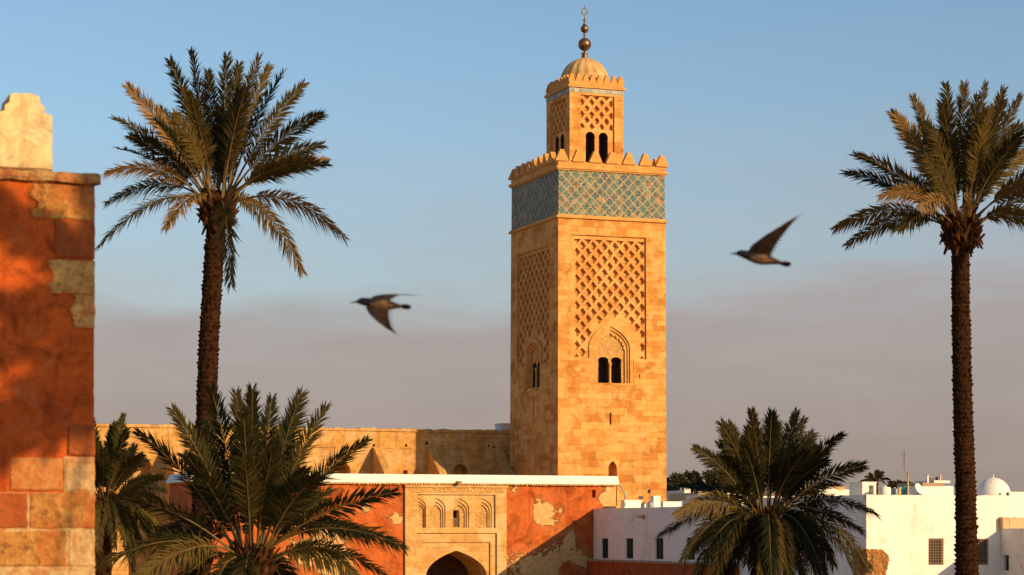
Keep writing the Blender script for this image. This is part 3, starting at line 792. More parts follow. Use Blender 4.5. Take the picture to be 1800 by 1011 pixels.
for (x0, x1, y0, y1) in ((0.003, .22, yend+.003, -.023), (HWID-.22, HWID-.003, yend+.003, -.023), (.22, HWID-.22, yend+.003, yend+.22), (.22, HWID-.22, -.24, -.023)):
    b.add([(x0, y0, hz+.002), (x1, y0, hz+.002), (x1, y1, hz+.002), (x0, y1, hz+.002)], [(0, 1, 2, 3)])
b.add([(.22, -.24, hz+.002), (HWID-.22, -.24, hz+.002), (HWID-.22, -.24, hz-.3), (.22, -.24, hz-.3)], [(0, 1, 2, 3)])
b.build('house_wall', M['white'], hs)
for h in win:
    q = MB(); q.box(.16, .20, h[0][0]-.01, h[2][0]+.01, h[0][1]-.01, h[1][1]+.01)
    wo_ = q.build('window', M['green_shut'], hs)
    q = MB(); q.box(.10, .165, (h[0][0]+h[2][0])/2-.03, (h[0][0]+h[2][0])/2+.03, h[0][1], h[1][1])
    for e_ in (h[0][0], h[2][0]-.05): q.box(.10, .165, e_, e_+.05, h[0][1], h[1][1])
    for i in range(9):
        zz = h[0][1]+(h[1][1]-h[0][1])*(i+.3)/9; q.box(.13, .158, h[0][0]+.05, h[2][0]-.05, zz, zz+.06)
    q.build('shutter', M['green_shut'], wo_)
q = spout('s', None, 0, '', .42); o = q.build('water_spout', M['stone_gate'], hs); o.location = (0, SY(1132), SZ(1132, 911)); o.rotation_euler = (0, 0, -pi/2)
q = MB(); bzt = SZ(1043, 983.5)
q.box(-.42, -.003, SY(1300), .0-.02, -.5, bzt-.10); 
M['red2'] = plaster('dark_red_limewash', (.42, .095, .024), (.32, .065, .016), (.45, .28, .15), (.34, .20, .10), .70)
lw = q.build('plinth_wall', M['red2'], hs)
q = MB(); rnd = random.Random(5)
for i in range(70):
    y0 = SY(1300)+(-.02-SY(1300))*i/70; q.box(-.47+rnd.uniform(-.02, .02), -.003, y0+.002, y0-SY(1300)/70, bzt-.10, bzt+rnd.uniform(-.03, .02))
q.build('plinth_ledge', M['brownwall'], hs)

# taller front house
KO = hframe(1523, 107.8)
ks = empty('white_house', KO, ANG)
tag(ks, 'sunlit white flat roofed house with iron window grilles behind the tall right palm', 'house')
kz = Z(KO, 1523, 870); KW, KD = 13.0, 13.0
kw = [rect(X(KO, 1632), X(KO, 1658.5), Z(KO, 1645, 993.5), Z(KO, 1645, 946.5)), rect(X(KO, 1713), X(KO, 1737.5), Z(KO, 1725, 993), Z(KO, 1725, 947))]
b = MB(); b.sheet(rect(0, KW, -.5, kz), kw, FRONT, 0)
for h in kw: b.reveal(h, FRONT, 0, .25)
b.add([(0, 0, -.5), (0, KD, -.5), (0, KD, kz), (0, 0, kz), (KW, 0, -.5), (KW, KD, -.5), (KW, KD, kz), (KW, 0, kz)], [(0, 1, 2, 3), (4, 5, 6, 7), (1, 5, 6, 2)])
b.add([(.2, .2, kz-.3), (KW-.2, .2, kz-.3), (KW-.2, KD-.2, kz-.3), (.2, KD-.2, kz-.3)], [(0, 1, 2, 3)])
# uneven hand-finished parapet top
n = 40; rnd = random.Random(6)
for (ax, L_) in ((0, KW), (1, KD)):
    for side in (0, 1):
        hh = [kz+rnd.uniform(-.012, .02) for _ in range(n+1)]
        for i in range(n):
            a, c = L_*i/n, L_*(i+1)/n
            if ax == 0:
                y0, y1 = (.004, .2) if side == 0 else (KD-.2, KD-.004)
                vs = [(a, y0, kz-.3), (c, y0, kz-.3), (c, y1, kz-.3), (a, y1, kz-.3), (a, y0, hh[i]), (c, y0, hh[i+1]), (c, y1, hh[i+1]), (a, y1, hh[i])]
            else:
                x0, x1 = (.004, .2) if side == 0 else (KW-.2, KW-.004)
                if a < .2 or c > KD-.2: continue
                vs = [(x0, a, kz-.3), (x1, a, kz-.3), (x1, c, kz-.3), (x0, c, kz-.3), (x0, a, hh[i]), (x1, a, hh[i]), (x1, c, hh[i+1]), (x0, c, hh[i+1])]
            b.add(vs, [(4, 5, 6, 7), (0, 1, 5, 4), (2, 3, 7, 6), (1, 2, 6, 5), (3, 0, 4, 7)])
b.build('house_wall', M['white'], ks)
for h in kw:
    x0, x1, z0, z1 = h[0][0], h[2][0], h[0][1], h[1][1]
    q = MB(); q.box(x0-.01, x1+.01, .2, .24, z0-.01, z1+.01); wo_ = q.build('window', M['dark'], ks)
    q = MB(); f_ = .06
    q.box(x0, x0+f_, .05, .15, z0, z1); q.box(x1-f_, x1, .05, .15, z0, z1); q.box(x0+f_, x1-f_, .05, .15, z0, z0+f_); q.box(x0+f_, x1-f_, .05, .15, z1-f_, z1)
    q.build('frame', M['brownwall'], wo_)
    q = MB()
    for i in range(5): xx = x0+(x1-x0)*(i+1)/6; q.tube([(xx, .02, z0+.03), (xx, .02, z1-.03)], .020, 6)
    for i in range(9): zz = z0+(z1-z0)*(i+1)/10; q.tube([(x0+.02, .0, zz), (x1-.02, .0, zz)], .016, 6)
    q.build('grille', M['iron'], wo_)
# annex at the right edge
AX = X(KO, 1758.5)
an = empty('annex', KO+Vector((D.x*AX, D.y*AX, 0)), ANG); AO = an.location.copy()
tag(an, 'white annex with stained sandstone parapet and one black window at the right edge', 'annex')
az = fy(AO, 1758.5, 929)[1]; ye = -7.0
ww = rect(fy(AO, 1773.5, 980)[0], fy(AO, 1763.5, 980)[0], fy(AO, 1768, 1003)[1], fy(AO, 1768, 976)[1])
b = MB(); b.sheet(rect(ye, -.01, -.5, az), [ww], SIDE, 0); b.reveal(ww, SIDE, 0, .2)
b.add([(0, ye, -.5), (6, ye, -.5), (6, ye, az), (0, ye, az), (6, -.01, -.5), (6, -.01, az), (0, -.01, az)], [(0, 1, 2, 3), (1, 4, 5, 2), (3, 2, 5, 6)])
b.build('annex_wall', M['white_old'], an)
q = MB(); q.box(.17, .19, ww[0][0], ww[2][0], ww[0][1], ww[1][1]); q.build('window', M['dark'], an)
q = MB(); n = 16; rnd = random.Random(2)
for i in range(n): q.box(-.06+6*i/n, -.06+6*(i+1)/n-.003, -.32+rnd.uniform(-.01, .01), -.012, az-.02, az+.53+rnd.uniform(-.03, .02))
q.build('stained_parapet', M['sandwall'], an)

# rubble stub in front of the house corner
RB = P(1530, 1000, 101.0); rs = MB(); rnd = random.Random(11)
prof = [(-.55, 0), (.62, 0), (.62, 4.1), (.50, 4.55), (.44, 4.72), (.36, 5.00), (.12, 5.10), (-.2, 5.12), (-.5, 5.2)]
nu, nv, nw = 14, 60, 8
def rub(u, v, d):
    p = Vector((u*3, v*3, d*3)); q_ = noise.noise(p)*.14+noise.noise(p*2.9)*.10
    return (u+q_, d+noise.noise(p+Vector((9, 1, 4)))*.12, v+noise.noise(p+Vector((3, 7, 1)))*.06)
def hgt(u): 
    return 5.22-.10*max(0, u+.2)-(.55*max(0, u-.28)**1.0)-max(0, u-.5)*3
gridf = {}
def shell(mb, fA, a_n, b_n):
    mb.add([fA(i/a_n, j/b_n) for i in range(a_n+1) for j in range(b_n+1)], [(i*(b_n+1)+j, (i+1)*(b_n+1)+j, (i+1)*(b_n+1)+j+1, i*(b_n+1)+j+1) for i in range(a_n) for j in range(b_n)])
U0, U1 = -.50, .52
shell(rs, lambda s_, t: rub(U0+(U1-U0)*s_, hgt(U0+(U1-U0)*s_)*t, -.6), 30, 70)
shell(rs, lambda s_, t: rub(U0+(U1-U0)*s_, hgt(U0+(U1-U0)*s_)*t, .6), 30, 70)
shell(rs, lambda s_, t: rub(U0+(U1-U0)*s_, hgt(U0+(U1-U0)*s_), -.6+1.2*t), 30, 12)
for uu in (U0, U1): shell(rs, lambda s_, t: rub(uu, hgt(uu)*t, -.6+1.2*s_), 12, 70)
o = rs.build('ruined_wall', M['rubble']); o.location = (RB.x, RB.y, 0); o.rotation_euler = (0, 0, ANG)
tag(o, 'crumbling orange rubble wall stub beside the white house corner', 'ruin')

# ------------------------------------------------------------------ rooftop things
def on_roof(mb_list, name, px, o, plane_y, zbase, label, cat, group=None):
    x = X(o, px, plane_y)
    e = empty(name, o+Vector((D.x*x+E.x*plane_y, D.y*x+E.y*plane_y, zbase)), ANG)
    tag(e, label, cat, group)
    for (pn, mb, mat, sm) in mb_list: mb.build(pn, mat, e, sm)
    return e
kr = kz-.296; mpp = 108/F
# stair hut with open doorway
y0 = 2.0
q = MB(); W_ = 27*.028; hh = kz+.62-kr
dr = rect(W_*.48, W_*.82, .25, hh-.12)
q.sheet(rect(0, W_, 0, hh), [dr], FRONT, 0); q.reveal(dr, FRONT, 0, .5)
q.add([(0, 0, 0), (0, 1.3, 0), (0, 1.3, hh), (0, 0, hh), (W_, 0, 0), (W_, 1.3, 0), (W_, 1.3, hh), (W_, 0, hh)], [(0, 1, 2, 3), (4, 5, 6, 7), (3, 2, 6, 7), (1, 5, 6, 2)])
d2 = MB(); d2.box(W_*.47, W_*.83, .4, .43, .02, hh-.1)
c2 = MB(); c2.box(-.03, W_+.03, -.03, 1.33, hh+.002, hh+.05)
on_roof([('hut_wall', q, M['white'], False), ('door', d2, M['grey'], False), ('roof_slab', c2, M['white'], False)], 'roof_hut', 1516, KO, y0, kr, 'white stair hut with a grey doorway on the white house corner', 'hut')
q = MB(); q.lathe([(.3, 0), (.31, .05), (.31, .62), (.29, .68), (.08, .72)], 20); q2 = MB(); q2.lathe([(.09, .72), (.09, .76), (.02, .78)], 10)
def tank(name, px, y, r, h, mat, label, group='water tanks on the roof'):
    a = MB(); a.lathe([(r*.97, 0), (r, .05), (r, h*.3), (r*1.02, h*.32), (r, h*.34), (r, h*.6), (r*1.02, h*.62), (r, h*.64), (r, h-.08), (r*.9, h-.03), (r*.3, h)], 24, (r, 0, 0))
    l_ = MB(); l_.lathe([(r*.3, h), (r*.3, h+.04), (r*.05, h+.05)], 12, (r, 0, 0))
    return on_roof([('tank_body', a, mat, True), ('tank_lid', l_, mat, True)], name, px, KO, y, kr, label, 'water tank', group)
tank('water_tank', 1546, 1.2, .29, .72, M['white'], 'white round water tank beside the stair hut on the roof')
tank('water_tank', 1566, 1.6, .20, .66, M['grey'], 'blue grey water tank between the white tank and the post')
tank('water_tank', 1583, 1.5, .21, .72, M['teal'], 'teal water tank at the foot of the antenna mast')
q = MB(); q.box(-.05, .05, -.05, .05, 0, .62); q3 = MB(); q3.box(-.07, .07, -.07, .07, .62, .68)
on_roof([('post', q, M['sandwall'], False), ('post_cap', q3, M['sandwall'], False)], 'roof_post', 1581.5, KO, 1.0, kr, 'short sandy post in front of the teal tank', 'post')
q = MB(); q.tube([(0, 0, 0), (0, 0, 1.42)], .045, 8); a_ = MB(); a_.tube([(-.02, 0, 1.38), (-.17, 0, 1.38), (-.19, 0, 1.42), (-.20, 0, 2.48)], .014, 6)
for i in range(9): a_.box(-.25, -.15, -.13, .13, 1.62+i*.10, 1.632+i*.10)
on_roof([('mast_pole', q, M['sandwall'], True), ('aerial', a_, M['iron'], False)], 'antenna_mast', 1596, KO, .8, kr, 'tall thin antenna mast rising from the white roof', 'antenna')
q = MB(); q.lathe([(.02, 0), (.12, .015), (.24, .06), (.31, .13), (.305, .135), (.23, .075), (.02, .02)], 24)
s2 = MB(); s2.tube([(0, 0, 0), (0, 0, .45)], .025, 8); s2.tube([(0, -.02, .45), (.02, -.32, .40)], .012, 6)
dd = on_roof([('stand', s2, M['iron'], False)], 'satellite_dish', 1613, KO, .9, kr, 'pale satellite dish standing on the white roof', 'satellite dish')
o = q.build('dish', M['white'], dd, True); o.location = (0, 0, .56); o.rotation_euler = (radians(62), 0, radians(25))
# low roof block with brown coping
q = MB(); q.box(0, 1.72, 0, 2.4, 0, .78); c2 = MB(); c2.box(-.04, 1.1, -.05, 2.4, .782, .93)
w2 = MB(); w2.box(1.0, 1.9, .6, 2.4, .94, 1.06)
on_roof([('block_wall', q, M['white'], False), ('brown_coping', c2, M['brownwall'], False), ('roof_slab', w2, M['white'], False)], 'roof_room', 1622, KO, 1.4, kr, 'low white roof room with brown coping beside the tall palm trunk', 'roof room')
q = MB(); q.box(0, .46, 0, .35, 0, .30); v_ = MB()
for i in range(9): v_.box(.03+i*.046, .045+i*.046, -.014, -.002, .03, .27)
on_roof([('cooler_case', q, M['grey'], False), ('vent_slats', v_, M['blackpl'], False)], 'air_conditioner', 1635, KO, 2.2, kr+.945, 'grey air conditioner on the brown topped roof room', 'air conditioner')
q = MB(); q.box(0, .09, 0, .09, 0, .36); c_ = MB(); c_.box(-.02, .11, -.02, .11, .36, .39)
for px, lb in ((1630, 'small pale chimney left of the roof air conditioner'), (1652, 'small sandy chimney right of the roof air conditioner')):
    a1 = MB(); a1.v, a1.f, a1.m = list(q.v), list(q.f), list(q.m); b1 = MB(); b1.v, b1.f, b1.m = list(c_.v), list(c_.f), list(c_.m)
    on_roof([('stack', a1, M['white_old'] if px == 1630 else M['sandwall'], False), ('stack_cap', b1, M['sandwall'], False)], 'chimney', px, KO, 2.0, kr+.942, lb, 'chimney')
# white domed shrine behind
DY = 4.0; dx = X(KO, 1746, DY); dR = 29.5*(112.5)/F
dm = empty('white_dome', KO+Vector((D.x*dx+E.x*DY, D.y*dx+E.y*DY, kr)), ANG)
tag(dm, 'smooth white dome rising from the roof right of the tall palm trunk', 'dome')
q = MB(); q.lathe([(dR*1.05, 0), (dR*1.05, .40)]+[(max(dR*1.04*cos(a*pi/40), .02), .40+dR*1.06*sin(a*pi/40)) for a in range(0, 21)], 48); q.build('dome_shell', M['white'], dm, True)
q = MB(); q.lathe([(.03, 0), (.05, .04), (.02, .08), (.008, .2)], 8, (0, 0, .40+dR*1.05)); q.build('dome_finial', M['white'], dm, True)
for a in (-70, -38, -100):
    q = MB(); ca, sa = cos(radians(a)), sin(radians(a)); q.tube([(dR*.9*ca, dR*.9*sa, .44), (dR*1.055*ca, dR*1.055*sa, .44)], .055, 10); q.build('vent_plug', M['inside'], dm)  # solid dark plugs in place of holes, shade painted as their colour
q = MB(); q.box(0, 3.0, 0, .25, 0, .50); q.box(-.02, 3.02, -.03, .28, .50, .55)
o = q.build('roof_wall', M['white']); o.location = KO+Vector((D.x*X(KO, 1775, 3)+E.x*3, D.y*X(KO, 1775, 3)+E.y*3, kr)); o.rotation_euler = (0, 0, ANG)
tag(o, 'low white roof wall right of the white dome', 'wall')

# things on the lower wing's roof; placed along the roof, 1.2 m in from the side wall
wr = hz-.246
def on_wing(px, xin, name, label, cat, parts, group=None):
    yy = fy(HO, px, 890, xin)[0]
    e = empty(name, HO+Vector((D.x*xin+E.x*yy, D.y*xin+E.y*yy, wr)), ANG); tag(e, label, cat, group)
    for (pn, mb, mat, sm) in parts: mb.build(pn, mat, e, sm)
    return e
q = MB(); q.box(0, 1.15, 0, .6, 0, .72); q2 = MB(); q2.box(-.02, 1.17, -.02, .62, .722, .78)
on_wing(1098, 1.4, 'roof_block', 'flat white block on the low roof nearest the drain pipe', 'roof block', [('block_wall', q, M['white'], False), ('block_cap', q2, M['white'], False)])
q = MB(); q.box(0, .44, 0, .44, 0, .92); q2 = MB(); q2.box(-.02, .46, -.02, .46, .922, .96)
on_wing(1149, 1.2, 'roof_block', 'tall narrow white block standing on the low roof', 'roof block', [('block_wall', q, M['white'], False), ('block_cap', q2, M['white'], False)])
q = MB(); q.box(0, 1.2, 0, .6, 0, .60); q2 = MB(); q2.box(-.02, 1.22, -.02, .62, .602, .64)
on_wing(1166, 2.2, 'roof_block', 'long white block at the palm end of the low roof', 'roof block', [('block_wall', q, M['white'], False), ('block_cap', q2, M['white'], False)])
def small_tank(px, lb, h, r, mat):
    a = MB(); a.lathe([(r*.95, 0), (r, .05), (r, h-.06), (r*.85, h), (r*.2, h+.03)], 18, (0, 0, 0)); l_ = MB(); l_.lathe([(r*.25, h+.02), (r*.25, h+.07)], 10)
    on_wing(px, .8, 'water_tank', lb, 'water tank', [('tank_body', a, mat, True), ('tank_lid', l_, M['blackpl'], True)], 'small tanks on the low roof')
small_tank(1132, 'steel water tank on the low roof left of the narrow block', .52, .17, M['steel']); small_tank(1143, 'dark grey water tank touching the tall narrow white block', .58, .17, M['grey'])
q = MB(); q.tube([(0, 0, 0), (0, 0, 1.18)], .025, 8); q2 = MB(); q2.lathe([(.05, 1.14), (.10, 1.18), (.10, 1.28), (.03, 1.36)], 12)
on_wing(1141, 1.6, 'vent_pipe', 'thin vent pipe with a dark cowl on the low roof', 'vent pipe', [('pipe', q, M['iron'], True), ('cowl', q2, M['blackpl'], True)])
q = MB(); q.tube([(0, 0, 0), (0, 0, .85)], .02, 6); q2 = MB(); q2.box(-.12, .12, -.05, .05, .82, 1.0)
on_wing(1127, 2.0, 'receiver', 'small black floodlight on a pole above the flat white block', 'receiver', [('pole', q, M['iron'], True), ('receiver_box', q2, M['blackpl'], False)])  # a TV receiver box on a pole, not a lamp

# ------------------------------------------------------------------ far town beyond the minaret
def far_house(px0, px1, py, Y, mat, label, dep=9.0, par=.5, wins=0, cat='house', group='far houses on the right skyline'):
    o = hframe(px0, Y); wd = X(o, px1); z = Z(o, px0, py)
    e = empty('far_house', o, ANG); tag(e, label, cat, group)
    hl = []
    for i in range(wins):
        xx = wd*(i+.6)/(wins+.2); hl.append(rect(xx-.35, xx+.35, z-2.6, z-1.3))
    b = MB(); b.sheet(rect(0, wd, -.5, z), hl, FRONT, 0)
    for h in hl: b.reveal(h, FRONT, 0, .3)
    b.add([(0, 0, -.5), (0, dep, -.5), (0, dep, z), (0, 0, z), (wd, 0, -.5), (wd, dep, -.5), (wd, dep, z), (wd, 0, z)], [(0, 1, 2, 3), (4, 5, 6, 7), (1, 5, 6, 2)])
    b.add([(.25, .25, z-.4), (wd-.25, .25, z-.4), (wd-.25, dep-.25, z-.4), (.25, dep-.25, z-.4)], [(0, 1, 2, 3)])
    b.build('house_wall', mat, e)
    c = MB(); rnd = random.Random(int(px0))
    for i in range(8): c.box(wd*i/8, wd*(i+1)/8-.01, -.05, .25, z+.002, z+.12+rnd.uniform(0, .14))
    c.build('parapet', mat, e)
    for h in hl:
        q = MB(); q.add([FRONT(u, zz, .28) for u, zz in h], [(0, 1, 2, 3)]); q.build('window', M['dark'], e)
    return e, o, z
far_house(1160, 1207, 867, 240, M['brownwall'], 'long brown wall of a far house below the dark trees', 7)
far_house(1203, 1214, 862, 236, M['white_old'], 'tiny white far house between the brown wall and the palm', 5)
far_house(1228, 1262, 866, 225, M['sandwall'], 'sandy far house under the trees left of the low palm', 7)
far_house(1262, 1300, 869, 210, M['white'], 'low white far house behind the left fronds of the low palm', 7)
far_house(1290, 1420, 876, 160, M['white_old'], 'wide pale house right behind the crown of the low palm', 9)
far_house(1394, 1422, 838, 230, M['sandwall'], 'tall sandy far house seen through the right fronds of the low palm', 8, wins=2)
far_house(1422, 1450, 858, 215, M['white'], 'small white far house right of the tall sandy one', 8, wins=1)
far_house(1452, 1468, 855, 235, M['sandwall'], 'broken sandy far house left of the small ruin', 6)
far_house(1468, 1486, 858, 240, M['sandwall'], 'sandy far ruin with a broken top left of the stair hut', 6)
far_house(1440, 1524, 865, 175, M['white'], 'long low white far house left of the stair hut', 8)
far_house(1500, 1560, 864, 260, M['brownwall'], 'dim brown far house behind the stair hut', 8)

def bushy_tree(name, px, py_top, py_bot, Y, wd_px, label, seed, cat='tree', group='far dark trees by the minaret', nleaf=2600):
    rnd = random.Random(seed); base = P(px, 935, Y); top = HC+(HY-py_top)/F*Y; bot = HC+(HY-py_bot)/F*Y; R = wd_px/2*Y/F
    e = empty(name, (base.x, base.y, 0)); tag(e, label, cat, group)
    tr = MB(); zc = (top+bot)/2
    tr.tube([(0, 0, 0), (.1, 0, bot*.5), (-.1, .1, bot), (0, 0, zc)], [.38, .3, .24, .12], 8)
    cl = []
    for i in range(16):
        a, h = rnd.uniform(0, 2*pi), rnd.uniform(0, 1); rr = R*(.25+.7*sin(pi*min(1, .25+h*.7)))*rnd.uniform(.5, .95)
        c = Vector((rr*cos(a), rr*sin(a), bot+(top-bot)*(.12+.76*h))); cl.append((c, R*rnd.uniform(.22, .42)))
        tr.tube([(0, 0, bot+(zc-bot)*rnd.uniform(0, 1)), tuple(c*.6+Vector((0, 0, zc*.4))), tuple(c)], [.1, .06, .02], 5)
    tr.build('trunk', M['bark'], e)
    lf = MB()
    for i in range(nleaf):
        c, r = rnd.choice(cl); d = Vector((rnd.gauss(0, 1), rnd.gauss(0, 1), rnd.gauss(0, .8))); d = d.normalized()*r*rnd.uniform(.3, 1.12)
        p = c+d; s_ = rnd.uniform(.10, .26)
        u = Vector((rnd.uniform(-1, 1), rnd.uniform(-1, 1), rnd.uniform(-1, 1))).normalized(); v_ = u.cross(Vector((rnd.uniform(-1, 1), rnd.uniform(-1, 1), rnd.uniform(-1, 1)))).normalized()
        lf.add([p-u*s_, p+v_*s_*.45, p+u*s_, p-v_*s_*.45], [(0, 1, 2, 3)])
    lf.build('crown', M['leaf_tree'], e)
bushy_tree('tree', 1188, 832, 868, 262, 46, 'dark round tree right against the minaret edge', 1)
bushy_tree('tree', 1216, 829, 868, 268, 44, 'dark tree second from the minaret', 2)
bushy_tree('tree', 1247, 829, 868, 258, 46, 'dark tree just left of the low palm fronds', 3)
bushy_tree('tree', 1278, 827, 866, 266, 50, 'dark tree half hidden by the left fronds of the low palm', 4)
bushy_tree('bush', 1570, 848, 868, 150, 24, 'low dark bush behind the water tanks', 6, 'bush', 'bushes behind the white roof', 900)
bushy_tree('bush', 1590, 845, 866, 155, 30, 'dark bush behind the antenna mast', 7, 'bush', 'bushes behind the white roof', 1100)

# ------------------------------------------------------------------ palms
def bez(a, b, c, t): return a*((1-t)**2)+b*(2*t*(1-t))+c*(t*t)
def frond(parent, p0, p1, p2, mat, rnd, lw=.55, pairs=100, wl=.025, start=.20, droop=.12):
    b = MB(); L = (p1-p0).length*.5+(p2-p1).length*.5+(p2-p0).length*.5
    n = 18; pts = [bez(p0, p1, p2, i/n) for i in range(n+1)]
    b.mi = 1; b.tube(pts, [(.040*(1-i/n)**1.6+.006)*(L/4)+.003 for i in range(n+1)], 5); b.mi = 0
    hz_ = Vector((p2.x-p0.x, p2.y-p0.y, 0))
    if hz_.length < .2: hz_ = Vector((rnd.uniform(-1, 1), rnd.uniform(-1, 1), 0))
    S0 = hz_.normalized().cross(Vector((0, 0, 1)))
    tv = rnd.uniform(-.4, .4)
    Tm = (p2-p0).normalized(); Sm = (S0-Tm*S0.dot(Tm)).normalized(); Um = Sm.cross(Tm)
    c_ = [(abs(cos(t_)*Um.y-sin(t_)*Sm.y)+rnd.uniform(0, .3), t_) for t_ in (rnd.uniform(.3, 1.2), -rnd.uniform(.3, 1.2), rnd.uniform(-.3, .3))]
    tw = max(c_)[1]                              # leaves twist on their stalks, most of them turned some way from edge-on
    for i in range(pairs):
        s_ = start+(1-start)*(i/(pairs-1))**.95
        p = bez(p0, p1, p2, min(s_, .999)); T = (bez(p0, p1, p2, min(s_+.01, 1))-bez(p0, p1, p2, s_-.01)).normalized()
        S = (S0-T*S0.dot(T)).normalized(); U = S.cross(T)
        ta = tw+tv*s_; S, U = S*cos(ta)+U*sin(ta), U*cos(ta)-S*sin(ta)
        r = (s_-start)/(1-start)
        prof = min(1, (.45+2.4*r))*(1-.5*(max(0, r-.6)/.4)**1.3)*(1 if rnd.random() > .05 else .45)
        for sd in (-1, 1):
            l = lw*prof*rnd.uniform(.82, 1.1); be = radians(54-30*r)+rnd.gauss(0, .13)
            d = (T*cos(be)+S*(sd*sin(be))+U*rnd.choice((-.1, .2, .45, .8))*sin(be)*rnd.uniform(.6, 1.1)).normalized()
            wv = d.cross(U+S*rnd.uniform(-.5, .5)).normalized()*wl*rnd.uniform(.8, 1.2)
            m_ = p+d*l*.45+Vector((0, 0, -droop*l*.12)); tip = p+d*l+Vector((0, 0, -droop*l*rnd.uniform(.5, 1.5)))
            q = len(b.v); b.add([p-wv*.3, p+wv*.3, m_+wv, m_-wv, tip], [(0, 1, 2, 3), (3, 2, 4)])
    return b.build('frond', [mat, M['rachis']], parent)

def trunk_mesh(path, radii, rnd, step=.16, nper=11):
    b = MB(); pts = [Vector(p) for p in path]
    # resample
    L = [0]
    for a, c in zip(pts, pts[1:]): L.append(L[-1]+(c-a).length)
    def at(s_):
        for i in range(len(L)-1):
            if s_ <= L[i+1] or i == len(L)-2:
                t = (s_-L[i])/(L[i+1]-L[i]); return pts[i].lerp(pts[i+1], t), radii[i]+(radii[i+1]-radii[i])*t
    nn = int(L[-1]/step)
    core = [at(L[-1]*i/(nn*2)) for i in range(nn*2+1)]
    b.tube([c[0] for c in core], [c[1]*(.93+.05*(i % 2)) for i, c in enumerate(core)], 18, jit=.03, rnd=rnd)
    for i in range(nn):
        p, r = at(L[-1]*i/nn)
        for k_ in range(nper):
            a = 2*pi*(k_+.5*(i % 2)+rnd.uniform(-.3, .3))/nper; c, s_ = cos(a), sin(a)
            o_ = Vector((c, s_, 0)); t_ = Vector((-s_, c, 0)); h = step*rnd.uniform(.5, 1.35); wd = r*pi/nper*rnd.uniform(.7, 1.05); out = r*rnd.choice((.03, .07, .11, .16, .24))
            q0 = p+o_*r*.93
            b.add([q0-t_*wd-Vector((0, 0, h*.2)), q0+t_*wd-Vector((0, 0, h*.2)), q0+t_*wd*.6+o_*out+Vector((0, 0, h*.55)), q0-t_*wd*.6+o_*out+Vector((0, 0, h*.55)), q0+t_*wd*.5+Vector((0, 0, h*.85)), q0-t_*wd*.5+Vector((0, 0, h*.85))],
                  [(0, 1, 2, 3), (3, 2, 4, 5), (0, 3, 5), (1, 4, 2)])
    return b
